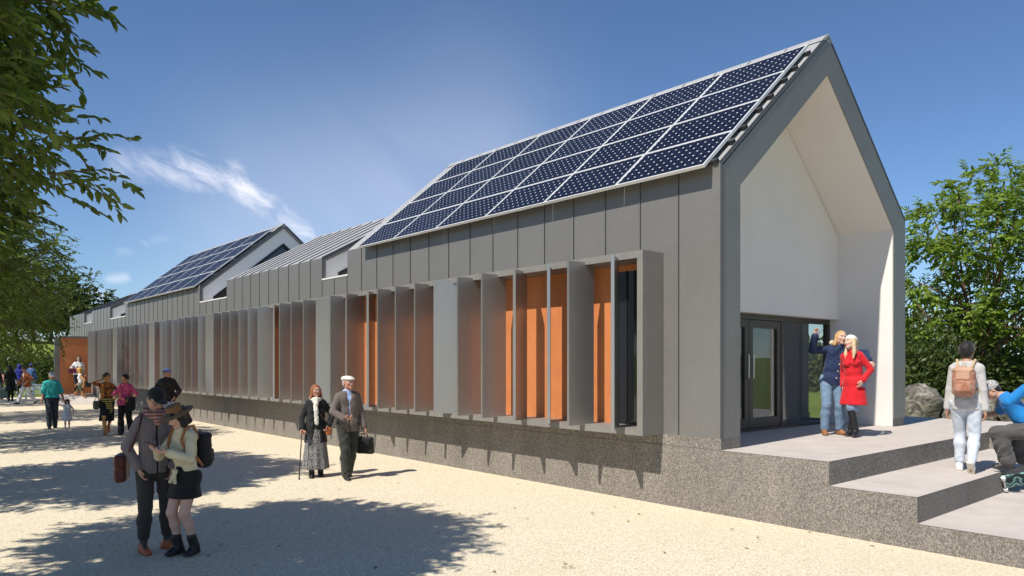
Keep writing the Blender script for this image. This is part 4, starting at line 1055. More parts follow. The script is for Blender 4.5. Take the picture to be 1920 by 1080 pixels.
    def hat(s, kind, mat, mat2=None):
        c, H = s.hc, s.H; g = lambda x, y, z: c+H@V3(x, y, z); f = Field(c-.26, c+.26, min(s.vox, .009))
        if kind == 'cap':
            f.ell(g(0, -.012, .045), (.088, .108, .088), .01, H); f.cut(g(0, 0, .035), -H[:, 2]); f.ell(g(0, .105, .036), (.072, .075, .011), .008, H)
        elif kind == 'flat':
            f.ell(g(0, -.005, .075), (.100, .128, .046), .01, H@rotm(0, -.18)); f.ell(g(0, -.02, .05), (.084, .100, .05), .02, H); f.ell(g(0, .105, .048), (.066, .045, .012), .012, H); f.cut(g(0, 0, .03), -H[:, 2])
        elif kind == 'fedora':
            f.cap(g(0, -.01, .05), g(0, -.01, .135), .094, .082, k=.02); f.cut(g(0, 0, .15), H[:, 2]); f.ell(g(0, -.01, .168), (.03, .07, .03), .02, H, sub=True); f.ell(g(0, -.008, .045), (.19, .2, .016), .012, H); f.cut(g(0, 0, .022), -H[:, 2])
        elif kind == 'beanie':
            f.ell(g(0, -.022, .052), (.092, .110, .092), .01, H); f.cut(g(0, 0, .03), unit(-H[:, 2]+H[:, 1]*.35))
        elif kind == 'hood':
            f.ell(g(0, -.03, .0), (.11, .12, .14), .01, H); f.ell(g(0, .11, -.01), (.07, .08, .1), .0, H, sub=True)
        elif kind == 'bucket':
            f.ell(g(0, -.012, .04), (.094, .112, .092), .01, H); f.cut(g(0, 0, .0), unit(-H[:, 2]+H[:, 1]*.3)); f.ell(g(0, .12, .03), (.075, .075, .012), .008, H)
        return s.out('hat', f, mat)
    def hair(s, mat, kind='short', vol=.0, lock=None):
        c, H = s.hc, s.H; g = lambda x, y, z: c+H@V3(x, y, z); v = vol; hh = min(s.vox, .0095)
        f = Field(c-.24-np.array([.1, .1, .3]), c+.24+np.array([.1, .1, 0]), hh)
        f.ell(g(0, -.018, .036), (.083+v, .102+v, .093+v), .01, H)
        if kind == 'short':
            f.ell(g(0, -.05, -.01), (.074+v, .068+v, .075), .02, H); f.ell(g(0, .085, -.045), (.068, .075, .105), .012, H, sub=True)
            for q in (1, -1): f.ell(g(q*.09, .02, -.055), (.03, .05, .05), .01, H, sub=True)
        elif kind == 'bob':
            for q in (1, -1): f.cap(g(q*.07, -.01, .03), g(q*.078, .0, -.09), .032+v, .034+v, k=.03)
            f.cap(g(0, -.075, .03), g(0, -.08, -.10), .055+v, .055+v, k=.04); f.cap(g(.05, .07, .06), g(-.05, .07, .06), .028, k=.02)
            f.ell(g(0, .11, -.05), (.050, .07, .105), .01, H, sub=True); f.cut(g(0, 0, -.125), -H[:, 2])
        elif kind == 'long':
            for q in (1, -1): f.cap(g(q*.072, -.005, .03), g(q*.085, .012, -.20), .028+v, .026+v, k=.03)
            f.cap(g(0, -.07, .03), g(0, -.085, -.20), .065+v, .06+v, k=.04, sq=.7, n=H[:, 1]); f.ell(g(0, .10, -.045), (.053, .07, .115), .01, H, sub=True)
            for q in (1, -1): f.cap(g(q*.085, .012, -.18), g(q*.085, .035, -.30), .028+v, .012, k=.03)
        elif kind == 'bun':
            f.ell(g(0, .09, -.045), (.068, .075, .11), .012, H, sub=True); f.ell(g(0, -.10, .07), (.045, .045, .045), .02, H)
        elif kind == 'shoulder':
            for q in (1, -1): f.cap(g(q*.075, -.005, .02), g(q*.09, .0, -.13), .030+v, .034+v, k=.03)
            f.cap(g(0, -.07, .03), g(0, -.08, -.14), .06+v, .06+v, k=.04); f.ell(g(0, .105, -.045), (.058, .07, .11), .01, H, sub=True)
        f.wrinkle(.0028, 2.2, 3); return s.out('hair', f, mat)
    def scarf(s, mat, tail=0., r=.035):
        f = s.F(s.neck[2]-.55, None, min(s.vox, .011)); u, rt, fw = s.up, s.rt, s.fw; N = s.neck+u*.02
        P = [N+rt*math.cos(a)*.085+fw*(math.sin(a)*.085+.01)+u*(-.03*math.sin(a)) for a in np.linspace(0, 2*math.pi, 13)]
        for a, b in zip(P, P[1:]): f.cap(a, b, r, k=.015)
        f.cap(N+fw*.10-u*.02, N+fw*.14-u*.10, r*1.5, r*1.1, k=.03)
        if tail:
            f.cap(N+fw*.11+rt*.03-u*.02, N+fw*.165-u*(tail*.5)+rt*.01, r*1.25, r*1.2, k=.02, sq=.5, n=fw); f.cap(N+fw*.165-u*(tail*.5)+rt*.01, N+fw*.17-u*tail+rt*.0, r*1.2, r*1.15, k=.02, sq=.45, n=fw)
        f.wrinkle(.004, 1.4, 4); return s.out('scarf', f, mat)
    def glasses(s, mat):
        c, H = s.hc, s.H; mb = MB(); g = lambda x, y, z: tuple(c+H@V3(x, y, z))
        for q in (1, -1):
            mb.tube([g(q*.032+.021*math.cos(a), .103, .004+.017*math.sin(a)) for a in np.linspace(0, 2*math.pi, 15)], .0022, 5, cap=False); mb.tube([g(q*.053, .102, .01), g(q*.08, .05, .012), g(q*.082, -.01, .008)], .002, 5)
        mb.tube([g(.012, .106, .008), g(-.012, .106, .008)], .002, 5); add('glasses', mb, mat, s.root, smooth=True)
    def W(s, p):            # local point -> world
        rz = s.root.rotation_euler[2]; k = s.root.scale[0]; c, q = math.cos(rz), math.sin(rz); L = s.root.location
        return (L.x+k*(c*p[0]-q*p[1]), L.y+k*(q*p[0]+c*p[1]), L.z+k*p[2])
    def thing(s, name, label, cat):      # something the person carries: a top-level object in the person's frame
        o = empty(name, s.root.location, s.root.rotation_euler[2], label, cat); o.scale = s.root.scale; return o
def fpart(name, f, mat, parent):
    Vv, F = f.mesh(); return link(name, np_mesh(name, Vv, F, mat), parent)
def rucksack(P, label, mat, strap, size=(.15, .085, .21), drop=.22, flap=None, side=0., back=.2):
    o = P.thing('backpack', label, 'backpack'); u, fw, rt = P.up, P.fw, P.rt; c = P.neck-u*drop-fw*back+rt*side
    Mx = np.stack([rt, fw, u], 1); f = Field(c-.36, c+.36, .011); f.boxx(c, size, .07, Mx); f.boxx(c-fw*size[1]-u*size[2]*.35, (size[0]*.72, .04, size[2]*.42), .035, Mx, k=.03); f.wrinkle(.003, 1, 5); b = fpart('bag', f, mat, o)
    f = Field(c-.36, c+.36, .011); f.boxx(c+u*size[2]*.82-fw*.012, (size[0]*.92, size[1]*1.08, size[2]*.22), .05, Mx); f.boxx(c+u*size[2]*.45-fw*size[1]*1.05, (size[0]*.6, .014, size[2]*.35), .012, Mx, k=.02); fpart('flap', f, flap or mat, o)
    for q in (1, -1):
        mb = MB(); sp = P.neck+rt*q*.105
        mb.tube([tuple(x) for x in (c+fw*size[1]*.9+u*size[2]*.8+rt*q*.07, sp-fw*.06+u*.035, sp+fw*.035+u*.03, sp+fw*.115-u*.10, sp+rt*q*.045+fw*.10-u*.22, sp+rt*q*.06-u*.32-fw*.02, c+fw*size[1]*.8-u*size[2]*.8+rt*q*.10)], .016, 7)
        add('strap', mb, strap, o, smooth=True)
    add('handle', MB().tube([tuple(c+u*(size[2]+.0)+rt*.04-fw*.01), tuple(c+u*(size[2]+.045)-fw*.01), tuple(c+u*(size[2]+.0)-rt*.04-fw*.01)], .007, 6), strap, o, smooth=True)
    return o
def handbag(P, label, c, size, mat, strap_to=None, name='handbag', strap=None, rot=0.):
    o = P.thing(name, label, 'bag'); c = V3(*c); Mx = rotm(R_(rot)); f = Field(c-.34, c+.34, .010); f.boxx(c, size, min(size)*.7, Mx); f.boxx(c+V3(0, 0, size[2]*.55), (size[0]*.9, size[1]*1.15, size[2]*.45), min(size)*.5, Mx, k=.02); f.wrinkle(.003, 1, 6); fpart('bag', f, mat, o)
    if strap_to is not None:
        mb = MB(); mb.tube([tuple(q) for q in [c+V3(*(Mx@V3(-size[0]*.8, 0, size[2]*.9)))]+[V3(*q) for q in strap_to]+[c+V3(*(Mx@V3(size[0]*.8, 0, size[2]*.9)))]], .009, 6); add('strap', mb, strap or mat, o, smooth=True)
    return o

# ================================================================ the people
SK_L = (.52, .30, .21); SK_P = (.60, .38, .29); SK_M = (.42, .22, .13); SK_O = (.50, .25, .17); SK_T = (.36, .18, .09)
BLACK = (.014, .014, .015); HB = (.012, .010, .010)
hair_black = fabric(HB, .45); hair_brown = fabric((.055, .03, .018), .5); hair_red = fabric((.26, .085, .03), .5); hair_blond = fabric((.46, .28, .12), .5); hair_grey = fabric((.4, .38, .36), .6); hair_pale = fabric((.55, .40, .24), .5)

# --- couple in the foreground
P = Person('person in grey blazer, striped scarf and black cap looking down at the phone', onZ(290, 1033), 8, 1.75, .011, head=(16, -24, -4), hoff=(0, .045, .15), rh=(.165, .085, .905), re=(1, -.55, 0), lh=(-.165, .10, .90), le=(-1, -.6, 0), rf=(.115, .03, .085), lf=(-.13, -.05, .085), rfy=10, lfy=38, twist=6, rp=(-1, 0, 0, -.3, .1, -1), lp=(1, 0, 0, .3, .2, -1), bulk=.85, sw=.86)
P.body(SK_L, HB); P.trousers(fabric((.046, .040, .036), .85), .010, 1.76, .012, wr=.004); P.top(fabric((.028, .027, .028)), .010, -.10, .5, wr=.003, name='shirt', collar=.03)
P.top(fabric((.17, .142, .14), .9, 'pin', (.38, .33, .31), 17), .016, -.09, 1.93, front=.007, vneck=.26, vw=.062, wr=.0045, name='blazer', collar=.02, taper=.01)
P.scarf(fabric((.36, .28, .24), .9, 'stripe', (.28, .05, .03), 9), r=.036); P.shoes((.46, .11, .035), (.30, .09, .035), lace=(.05, .06, .055)); P.hat('cap', fabric((.012, .012, .014), .8)); P.hair(hair_black, 'short'); P.glasses(M['black_plastic'])
for q, nm in ((P.anR, 1), (P.anL, -1)):
    f = Field(q-.15, q+.2, .009); K = P.knR if nm > 0 else P.knL; f.cap(q, q+(K-q)*.12, .042, .041); P.out('sock', f, fabric((.07, .085, .08)))
handbag(P, 'maroon leather bag hanging at the hip of the person in the grey blazer', (.30, -.10, .90), (.06, .145, .145), fabric((.085, .018, .014), .4), [(.215, -.06, 1.25), (.135, -.02, 1.475), (.13, .06, 1.47), (.17, .135, 1.30), (.25, .06, 1.08)], 'shoulder_bag', rot=-15)

P2 = Person('person in cream blouse, black mini skirt and brown wide brimmed hat tapping a phone', onZ(350, 1041), -52, 1.585, .011, fem=True, bulk=.86, sw=.9, spine=(0, .05, .525), head=(-8, -26, 0), hoff=(0, .06, .145), rh=(.055, .33, 1.25), re=(.8, -.5, -.6), lh=(-.07, .31, 1.22), le=(-.8, -.5, -.6), rf=(.10, .03, .10), lf=(-.06, -.06, .10), rfy=-5, lfy=14, lk=(.25, 1, 0), rp=(-.5, 0, .8, -.25, 1, .1), lp=(.5, 0, .8, .3, 1, .1), curl=.75)
P2.body(SK_P, HB, (.42, .10, .09)); P2.skirt(fabric((.012, .012, .013), .8), .37, .118, .178, .11, .95, 5, .012)
P2.top(fabric((.64, .56, .36), .75), .014, .03, 1.86, wr=.006, name='blouse', collar=.03, sl_i=.016, taper=.012)
f = P2.F(.85, 1.25); c = P2.pel+P2.up*.07+P2.fw*.15; f.ell(c, (.045, .03, .035), .01); f.cap(c, c+V3(.05, .02, -.12), .022, .03, k=.01, sq=.5); f.cap(c, c+V3(-.04, .03, -.13), .022, .028, k=.01, sq=.5); f.wrinkle(.003); P2.out('blouse_knot', f, fabric((.64, .56, .36), .75))
P2.shoes((.013, .013, .014), (.01, .01, .01), shaft=.30, heel=1, name='ankle_boot'); P2.hat('fedora', fabric((.20, .095, .035), .8)); P2.hair(hair_black, 'bob', .006)
rucksack(P2, 'black backpack with tan straps on the back of the person in the brown hat', fabric((.010, .010, .011), .6), fabric((.36, .13, .035), .5), (.135, .085, .20), .29, back=.215)
ph = P2.thing('phone', 'dark red phone held between the couple in the foreground', 'phone'); c = (0.0, .445, 1.315)
mb = MB().box(-.036, .036, -.075, .075, -.005, .005); ob = add('case', mb, fabric((.09, .015, .02), .4), ph, c); ob.rotation_euler = (R_(25), 0, 0); bevel(ob, .004, 2)
ob2 = add('screen', MB().box(-.032, .032, -.068, .068, .0052, .0062), M['black_plastic'], ph, c); ob2.rotation_euler = (R_(25), 0, 0)

# --- old couple
P = Person('old person with white flat cap, tweed jacket and blue shirt carrying a briefcase', onZ(652, 897), 16, 1.80, .012, head=(20, 8, 0), rh=(.13, .27, 1.03), re=(1, -.5, -.2), lh=(-.29, .05, .80), le=(-.5, -1, 0), rf=(.055, .11, .085), lf=(-.07, -.20, .12), lfp=-28, rfy=-4, lfy=6, rp=(-.3, -.4, .8, -.8, .6, .1), curl=.8, bulk=.97)
P.body(SK_O, (.42, .40, .38), mous=(.50, .48, .46)); P.trousers(fabric((.034, .036, .030), .85), .022, 1.97, .022, wr=.007); P.top(fabric((.34, .46, .72), .7), .010, .0, .4, wr=.002, name='shirt', collar=.045)
P.top(fabric((.105, .085, .075), .92, 'speck', (.17, .14, .125), 130), .020, -.13, 1.95, front=.007, vneck=.36, vw=.07, wr=.0055, name='tweed_jacket', collar=.012, taper=.012); P.shoes((.012, .012, .012)); P.hat('flat', fabric((.66, .63, .57), .85)); P.hair(hair_grey, 'short', -.003); P.glasses(M['steel'])
bc = P.thing('briefcase', 'black soft briefcase in the hand of the old person with the flat cap', 'briefcase'); c = P.wrL+V3(0, .02, -.30); Mx = rotm(R_(35), 0, R_(6)); f = Field(c-.3, c+.3, .010); f.boxx(c, (.05, .17, .145), .03, Mx); f.wrinkle(.003); fpart('bag', f, fabric((.010, .010, .010), .5), bc)
add('handle', MB().tube([tuple(c+Mx@V3(0, -.07, .14)), tuple(c+Mx@V3(0, -.055, .195)), tuple(c+Mx@V3(0, .055, .195)), tuple(c+Mx@V3(0, .07, .14))], .010, 6), M['black_plastic'], bc, smooth=True)
P = Person('old person with reddish hair, white scarf and long grey skirt leaning on a cane', onZ(592, 894), 6, 1.64, .012, fem=True, head=(14, 4, 0), rh=(.27, .14, .90), re=(.6, -1, 0), lh=(-.22, .10, .95), le=(-1, -.6, 0), rf=(.08, .06, .085), lf=(-.09, -.02, .085), rp=(0, 0, -1, -.1, 1, -.25), curl=1.0, bulk=1.04)
P.body(SK_O, (.20, .09, .05)); P.skirt(fabric((.035, .034, .034), .9, 'speck', (.33, .32, .31), 75), .87, .135, .25, .10, .85, 9, .045); P.top(fabric((.012, .012, .013)), .010, -.05, .4, wr=.003, name='jumper', collar=.02)
P.top(fabric((.018, .018, .019), .85), .019, -.06, 1.93, skirt=.34, skirt_r=.215, open_=.055, wr=.006, name='long_jacket', taper=.012); P.scarf(fabric((.72, .68, .60), .9), .46, .034); P.shoes((.010, .010, .010), shaft=.3, name='boot'); P.hair(hair_red, 'shoulder'); P.glasses(M['steel'])
cn = P.thing('walking_cane', 'thin black cane held by the old person in the long skirt', 'cane'); h = P.wrR+V3(0, .06, -.02)
add('shaft', MB().tube([tuple(h), (h[0]+.05, h[1]+.04, .02)], .0105, 8), M['black_plastic'], cn, smooth=True); add('grip', MB().tube([tuple(h+V3(0, -.06, .0)), tuple(h+V3(0, 0, .008)), tuple(h+V3(0, .06, -.004))], .014, 8), M['black_plastic'], cn, smooth=True); add('ferrule', MB().tube([(h[0]+.049, h[1]+.039, .035), (h[0]+.05, h[1]+.04, .0)], .016, 8), M['black_plastic'], cn)
handbag(P, 'small brown bag worn across the body by the old person with the cane', (-.22, .14, .86), (.05, .03, .07), fabric((.36, .12, .035), .5), [(-.12, .17, 1.10), (.06, .14, 1.38), (.10, .0, 1.53), (-.10, -.12, 1.2)], 'crossbody_bag', fabric((.03, .02, .02), .6))

# --- couple on the terrace
P = Person('blond person in navy jacket and jeans with one arm raised on the terrace', onZ(1557, 815, TER), 10, 1.70, .011, bulk=.86, sw=.9, pelvis=(-.03, 0, .925), spine=(-.10, .0, .525), head=(18, 2, -10), rh=(.27, .22, 1.63), re=(1, .1, -.6), lh=(-.54, .20, 1.23), le=(-.3, -1, .5), rf=(.10, .05, .085), lf=(-.15, -.03, .085), rfy=-4, lfy=30, rp=(-.3, .9, .0, -.1, .1, 1), lp=(.2, -.4, -.6, -.6, .5, -.6), curl=.8)
P.body(SK_P, (.34, .20, .09), stubble=.12); P.trousers(fabric((.14, .22, .32), .9, 'speck', (.17, .25, .35), 16), .014, 1.93, .014, wr=.0035); P.top(fabric((.012, .026, .075), .7), .024, -.10, 1.96, wr=.008, name='jacket', collar=.05, taper=.012)
f = P.F(P.neck[2]-.15, P.neck[2]+.3, .011)
for a in np.linspace(.2, math.pi-.2, 9): f.ell(P.neck-P.fw*(.05+.06*math.sin(a))+P.rt*math.cos(a)*.11+P.up*.05, (.042, .042, .045), .02)
f.wrinkle(.006, 2.4); P.out('fur_trim', f, fabric((.62, .50, .34), .95))
for j in range(4):
    p = P.pel+P.up*(.02+.115*j)+P.fw*.165-P.rt*.03; P.out('button', Field(p-.05, p+.05, .006).ell(p, (.013, .008, .013), 0), fabric((.6, .55, .4), .4))
P.shoes((.28, .12, .045), (.10, .06, .03), shaft=.22, name='boot'); P.hair(hair_blond, 'shoulder', -.004)
P = Person('person in red coat, white beanie and black over knee boots on the terrace', onZ(1602, 819, TER), -14, 1.60, .011, fem=True, bulk=.86, sw=.9, spine=(.045, .0, .525), head=(-30, 10, 12), rh=(.19, -.03, .86), re=(.3, -1, 0), lh=(-.165, .13, .97), le=(-.9, -.8, .0), rf=(-.035, .06, .10), lf=(.06, -.05, .10), rfy=-2, lfy=-22, rp=(-1, 0, 0), lp=(.9, -.3, 0, .4, .2, -1))
P.body((.62, .40, .31), (.36, .22, .1), (.5, .08, .08)); P.trousers(fabric((.18, .24, .36)), .010, 1.2, .0, wr=.003); P.top(fabric((.62, .54, .44), .8), .008, -.05, .5, wr=.002, name='jumper', collar=.03)
P.top(fabric((.56, .010, .018), .75), .017, -.02, 1.95, skirt=.44, skirt_r=.225, vneck=.16, vw=.05, wr=.004, name='coat', collar=.02, taper=.012, folds=5); P.shoes((.010, .010, .011), shaft=1.05, heel=1, i=.010, name='over_knee_boot'); P.hair(hair_pale, 'long', .004); P.hat('beanie', fabric((.70, .67, .62), .9))

# --- walking away up the steps
P = Person('person in light grey sweatshirt and pale jeans walking up the steps with a tan backpack', onZ(1811, 884, .565), 172, 1.74, .012, pelvis=(0, .03, .92), spine=(0, .04, .53), head=(-8, 4, 0), rh=(.215, .02, .83), re=(.3, -1, 0), lh=(-.225, .08, .83), le=(-.3, -1, 0), lf=(-.09, .12, .085), rf=(.09, -.20, .15), rfp=-52, lfy=6, rfy=-4, bulk=.86, sw=.9)
P.body(SK_M, HB, stubble=.2); P.trousers(fabric((.52, .57, .63), .9, 'speck', (.56, .60, .66), 14), .010, 1.88, .010, wr=.003); P.top(fabric((.47, .45, .435), .92), .018, -.10, 1.95, wr=.005, name='sweatshirt', collar=.03, taper=.012, sl_i=.010); P.shoes((.72, .72, .70), (.66, .60, .50), name='sneaker'); P.hair(hair_black, 'short', .01)
rucksack(P, 'tan leather backpack worn by the person walking up the steps', fabric((.40, .20, .13), .5, 'speck', (.30, .13, .075), 9), fabric((.50, .36, .20), .6), (.135, .085, .19), .27, fabric((.46, .27, .18), .5), back=.215)

# --- rider jumping off the steps at the right edge
sl0 = onZ(1908, 925, .28)
P = Person('crouching rider in blue shirt, grey trousers and checked cap jumping at the right edge', (sl0.x, sl0.y, .28), -82, 1.75, .012, pelvis=(0, -.16, .86), spine=(0, .32, .42), head=(6, -38, 8), hoff=(0, .06, .145), lh=(-.28, -.42, 1.72), le=(-.3, -.5, .6), rh=(.30, .38, .98), re=(.8, -.4, -.3), lf=(-.10, .12, .42), rf=(.10, -.30, .40), lfy=10, rfy=-10, lk=(-.25, 1, .2), rk=(.3, 1, .2))
P.body(SK_L, HB); P.trousers(fabric((.085, .080, .075), .9), .030, 1.95, .03, wr=.008, seat=.015); P.top(fabric((.012, .20, .52), .8), .022, -.06, .85, wr=.007, name='tshirt', taper=.01); P.shoes((.012, .012, .012), (.03, .03, .03), lace=(.7, .7, .7)); P.hat('bucket', fabric((.55, .53, .50), .9, 'check', (.16, .16, .16), 70)); P.hair(hair_black, 'short', -.004)
sb = P.thing('skateboard', 'skateboard with swirling teal and black underside below the jumping rider', 'skateboard'); Mx = rotm(0, R_(-14), 0)@rotm(0, 0, R_(58)); c = V3(-.06, -.04, .20)
f = Field(c-.5, c+.5, .011)
f.boxx(c, (.11, .30, .009), .008, Mx)
for q in (1, -1): f.boxx(c+Mx@V3(0, q*.335, .022), (.10, .075, .009), .008, Mx@rotm(0, R_(q*22)), k=.02); 
fpart('deck', f, fabric((.02, .05, .05), .35, 'swirl', None, 3.2, weave=.02), sb)
for q in (1, -1):
    a = c+Mx@V3(0, q*.21, -.035); add('truck', MB().tube([tuple(a+Mx@V3(-.10, 0, -.01)), tuple(a+Mx@V3(.10, 0, -.01))], .014, 8).tube([tuple(a), tuple(a+Mx@V3(0, 0, .03))], .022, 8), M['steel'], sb, smooth=True)
    for w in (1, -1): add('wheel', MB().tube([tuple(a+Mx@V3(w*.075, 0, -.01)), tuple(a+Mx@V3(w*.112, 0, -.01))], .028, 14), M['white_paint'], sb)

# --- forecourt, middle distance
VF = .017
P = Person('person in black hooded jacket and blue cap standing against the fin screen', onZ(313, 812), 8, 1.86, VF, head=(25, 0, 0), rh=(.17, .16, .97), re=(1, -.6, 0), lh=(-.17, .16, .97), le=(-1, -.6, 0))
P.body(SK_O, HB, fine=False); P.trousers(fabric((.33, .40, .52)), .014, 1.95, .012); P.top(fabric((.020, .016, .016)), .034, -.08, 1.9, wr=.007, name='hooded_jacket', collar=.06); P.hat('cap', fabric((.05, .07, .20))); P.shoes((.3, .3, .3)); P.hair(hair_brown, 'short')
P = Person('person in orange top and black skirt walking with a phone at the ear', onZ(200, 815), 12, 1.74, VF, fem=True, head=(18, 0, 0), rh=(.135, .10, 1.56), re=(1, .2, -.7), lh=(-.20, .20, 1.05), le=(-1, -.5, -.2), rf=(.07, .10, .085), lf=(-.10, -.26, .22), lfp=-55)
P.body((.62, .30, .09), (.05, .03, .02), fine=False); P.skirt(fabric(BLACK), .64, .13, .20, .10, .85, 6, .03); P.top(fabric((.48, .17, .03), .8, 'speck', (.12, .04, .015), 12), .014, -.02, 1.1, wr=.005, name='blouse', vneck=.1); P.shoes((.52, .13, .02), (.3, .1, .03)); P.hair(hair_brown, 'bun', .012)
f = P.F(.55, 1.2); c = P.pel+V3(0, .14, .06); f.boxx(c, (.14, .03, .06), .028, None); f.cap(c+V3(-.06, .02, -.03), c+V3(-.08, .03, -.34), .05, .04, sq=.5); f.cap(c+V3(.03, .02, -.03), c+V3(.0, .03, -.24), .05, .04, sq=.5); f.wrinkle(.006); P.out('tied_cloth', f, fabric((.50, .40, .10), .8, 'stripe', (.03, .025, .02), 5))
handbag(P, 'olive bag hanging beside the person in the orange top', (.26, .0, .84), (.07, .11, .12), fabric((.09, .09, .05), .6), [(.22, -.02, 1.2), (.15, .0, 1.46), (.2, .1, 1.2)])
phn = P.thing('phone', 'black phone at the ear of the person in the orange top', 'phone'); w = P.wrR; add('case', MB().box(w[0]-.012, w[0]+.0, w[1]-.01, w[1]+.05, w[2]-.02, w[2]+.12), M['black_plastic'], phn)
P = Person('person in pink top and black trousers walking beside the orange top', onZ(235, 815), -18, 1.70, VF, fem=True, head=(-25, 0, 0), rh=(.10, .27, 1.08), re=(1, -.4, -.2), lh=(-.20, .22, 1.02), le=(-1, -.5, 0), rf=(.08, .12, .085), lf=(-.10, -.20, .12), lfp=-30, bulk=1.12)
P.body((.50, .22, .12), HB, fine=False); P.trousers(fabric(BLACK), .02, 1.95, .03); P.top(fabric((.58, .075, .16), .8, 'speck', (.40, .05, .12), 10), .02, -.08, 1.05, wr=.006, name='blouse'); P.shoes(BLACK); P.hair(hair_black, 'bun', .012)
handbag(P, 'black coat and bag bundle over the arm of the person in pink', (-.20, .20, .90), (.13, .08, .20), fabric((.010, .010, .010), .8), None, 'folded_coat')
PT_ = Person('person in teal polo shirt and grey cap holding a toddler by the hand', onZ(97, 803), 6, 1.74, VF, head=(10, -18, 0), rh=(.28, .12, .80), re=(.6, -1, 0), lh=(-.34, .06, .78), le=(-.6, -1, 0), rf=(.07, .08, .085), lf=(-.09, -.06, .085), bulk=1.1)
PT_.body(SK_O, (.4, .4, .4), fine=False); PT_.trousers(fabric((.035, .045, .06)), .018, 1.96, .016, belt=fabric((.012, .011, .010))); PT_.top(fabric((.035, .40, .38), .8), .026, .02, .9, wr=.006, name='polo_shirt', collar=.04, sl_i=.034); PT_.shoes(BLACK); PT_.hat('cap', fabric((.42, .43, .44))); PT_.hair(hair_grey, 'short', -.004)
P = Person('toddler in a white dress beside the person in teal', onZ(126, 805), 2, .90, VF*1.5, fem=True, head=(0, 0, 0), rh=(.38, .08, 1.50), re=(.6, -1, 0), lh=(-.30, .1, 1.0), le=(-.6, -1, 0), bulk=1.25)
P.body(SK_P, (.03, .02, .02), fine=False); P.skirt(fabric((.62, .63, .66)), .62, .15, .27, .2, .9, 7, .04, name='dress'); P.top(fabric((.62, .63, .66)), .024, .0, .6, name='bodice'); P.shoes((.75, .75, .75), (.6, .6, .6)); P.hair(hair_brown, 'bob', .03)
VG = .022
P = Person('long haired blond person in white vest and shorts striding before the orange wall', onZ(152, 757), -92, 1.86, VG, fem=True, pelvis=(0, 0, .87), spine=(0, .04, .53), rh=(.22, .20, .86), re=(.5, -1, 0), lh=(-.24, -.10, .86), le=(-.5, -1, 0), rf=(.07, .40, .085), lf=(-.07, -.36, .14), lfp=-35, head=(15, -6, 0))
P.body((.58, .28, .10), (.4, .25, .08), fine=False); P.trousers(fabric((.10, .11, .075)), .018, .5, .0, name='shorts'); P.top(fabric((.74, .73, .72)), .012, -.02, .0, arms=False, name='vest'); P.shoes((.5, .25, .1)); P.hair(fabric((.52, .30, .07), .5), 'long', .012)
handbag(P, 'dark bag on the arm of the striding person in white vest', (-.10, -.28, .90), (.08, .13, .14), fabric((.02, .022, .02), .6), [(-.12, -.1, 1.25), (-.12, .0, 1.45), (-.1, -.2, 1.2)])
P = Person('person in white top and sunglasses standing on the landing before the orange wall', onZ(147, 739, .46), 4, 1.92, VG, fem=True, rh=(.10, .26, 1.12), re=(1, -.4, -.3), lh=(-.26, .06, .82), le=(-.6, -1, 0))
P.body(SK_P, (.08, .05, .03), fine=False); P.trousers(fabric((.018, .02, .035)), .012, 1.96, .01); P.top(fabric((.74, .72, .72)), .024, -.05, .9, name='tshirt', wr=.006); P.shoes(BLACK); P.hair(hair_brown, 'long', .004); P.glasses(M['black_plastic'])
handbag(P, 'plum coloured bag held in front by the person on the landing', (.22, .22, 1.06), (.20, .07, .10), fabric((.16, .02, .06), .5), None)
P = Person('bearded person in rust jacket and white trousers striding left', onZ(50, 758), -62, 1.90, VG, pelvis=(0, 0, .89), spine=(0, .06, .525), head=(5, -20, 0), rf=(.08, .34, .085), lf=(-.08, -.34, .15), lfp=-35, rh=(.22, .22, .92), re=(.8, -.8, 0), lh=(-.20, .10, .98), le=(-1, -.8, 0))
P.body(SK_L, (.04, .02, .015), stubble=.6, fine=False); P.trousers(fabric((.70, .69, .66)), .016, 1.95, .016); P.top(fabric((.62, .58, .50)), .012, -.02, .4, name='shirt', collar=.04); P.top(fabric((.26, .075, .025), .8), .026, -.12, 1.95, vneck=.4, vw=.08, open_=.05, name='jacket', wr=.006); P.shoes(BLACK); P.hair(hair_brown, 'short', .006)
P = Person('person in black dress and tights walking away near the left edge', onZ(20, 752), 168, 1.90, VG, fem=True, rf=(.05, .05, .085), lf=(-.05, -.08, .1), lfp=-15, rh=(.28, .04, .84), lh=(-.30, -.05, .85))
P.body(SK_M, HB, fine=False); P.trousers(fabric((.010, .010, .011)), .006, 1.98, .0, name='tights'); P.skirt(fabric(BLACK), .56, .135, .24, .12, .85, 7, .04, name='dress'); P.top(fabric(BLACK), .016, .0, 1.1, name='bodice', wr=.005); P.shoes(BLACK); P.hair(hair_black, 'long', .012)
P = Person('person in dark blue hooded jacket seen from behind at the far end', onZ(36, 741), 174, 1.95, VG)
P.body(SK_L, HB, fine=False); P.trousers(fabric((.42, .42, .44)), .014, 1.95, .014); P.top(fabric((.022, .03, .24), .75), .032, -.10, 1.95, name='jacket', wr=.006, collar=.05); P.hat('hood', fabric((.022, .03, .24), .75)); P.shoes(BLACK); P.hair(hair_black, 'short')
P = Person('person in mid blue top and blue cap behind the rust jacket', onZ(58, 741), 160, 1.97, VG)
P.body(SK_L, HB, fine=False); P.trousers(fabric((.30, .32, .38)), .014, 1.95, .014); P.top(fabric((.07, .13, .30), .8), .026, -.08, 1.95, name='jacket', wr=.006); P.hat('cap', fabric((.03, .04, .32))); P.shoes(BLACK); P.hair(hair_black, 'short')
P = Person('person in black vest pulling a case at the left edge', onZ(-2, 749), 165, 1.90, VG, rh=(.30, -.22, .80), re=(.5, -1, 0), rf=(.08, .1, .085), lf=(-.08, -.16, .12), lfp=-25)
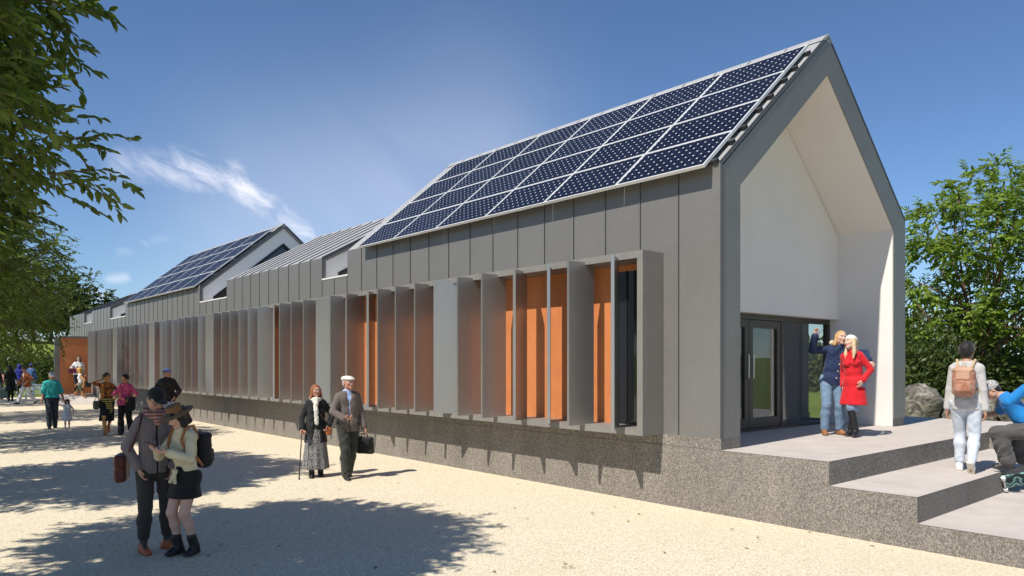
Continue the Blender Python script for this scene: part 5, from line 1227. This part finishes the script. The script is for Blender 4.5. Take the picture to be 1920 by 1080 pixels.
P.body(SK_O, HB, fine=False); P.trousers(fabric((.05, .05, .055)), .014, 1.95, .014); P.top(fabric((.016, .015, .016)), .018, -.06, .3, name='vest', wr=.005); P.shoes(BLACK); P.hair(hair_black, 'short', .006)
sc_ = P.thing('suitcase', 'grey green rolling case at the left edge', 'suitcase'); c = V3(.34, -.50, .36); Mx = rotm(0, R_(22), 0); f = Field(c-.5, c+.5, .02); f.boxx(c, (.20, .11, .28), .05, Mx); fpart('shell', f, fabric((.12, .19, .18), .5), sc_)
add('pull_handle', MB().tube([tuple(c+Mx@V3(-.08, -.02, .26)), tuple(c+Mx@V3(-.08, -.02, .50)), tuple(c+Mx@V3(.08, -.02, .50)), tuple(c+Mx@V3(.08, -.02, .26))], .012, 6), M['steel'], sc_)
for q in (1, -1): add('wheel', MB().tube([tuple(c+Mx@V3(q*.14-.02, -.06, -.30)), tuple(c+Mx@V3(q*.14+.02, -.06, -.30))], .04, 10), M['black_plastic'], sc_)

# --- black dog, walking left
dp = onZ(41, 742); cc = Vector(CAM)-dp; rz = math.atan2(cc.y, cc.x)-math.pi/2
dog = empty('dog', dp, rz-R_(80), 'big black dog walking left among the far people', 'dog'); dog.scale = (1.15,)*3
f = Field((-.3, -.75, -.02), (.3, .75, .95), .014)
f.cap((0, .20, .50), (0, -.05, .53), .135, .12, k=.05, sq=.8, n=V3(1, 0, 0)); f.cap((0, -.05, .53), (0, -.30, .55), .115, .105, k=.05, sq=.8, n=V3(1, 0, 0)); f.cap((0, .26, .55), (0, .42, .70), .085, .065, k=.05)
f.ell((0, .47, .73), (.065, .085, .07), .02); f.cap((0, .52, .71), (0, .62, .68), .042, .032, k=.02)
for q in (1, -1): f.cap((q*.055, .43, .78), (q*.085, .42, .68), .022, .026, k=.01, sq=.6, n=V3(1, 0, 0))
for q, dy in ((1, .10), (-1, -.06)):
    f.cap((q*.075, .22, .46), (q*.08, .20+dy*.4, .28), .062, .04, k=.03); f.cap((q*.08, .20+dy*.4, .28), (q*.08, .22+dy, .05), .036, .026, k=.02); f.cap((q*.08, .22+dy, .03), (q*.08, .28+dy, .025), .032, .026, k=.02)
    f.cap((q*.075, -.30, .50), (q*.085, -.24-dy*.5, .34), .085, .055, k=.03); f.cap((q*.085, -.24-dy*.5, .34), (q*.085, -.38-dy, .21), .048, .03, k=.02); f.cap((q*.085, -.38-dy, .21), (q*.085, -.34-dy, .04), .028, .025, k=.015); f.cap((q*.085, -.34-dy, .03), (q*.085, -.28-dy, .025), .03, .025, k=.015)
f.cap((0, -.38, .58), (0, -.52, .50), .035, .025, k=.03); f.cap((0, -.52, .50), (0, -.64, .52), .025, .012, k=.02); f.wrinkle(.003, 1.5)
fpart('body', f, fabric((.012, .011, .011), .7), dog)
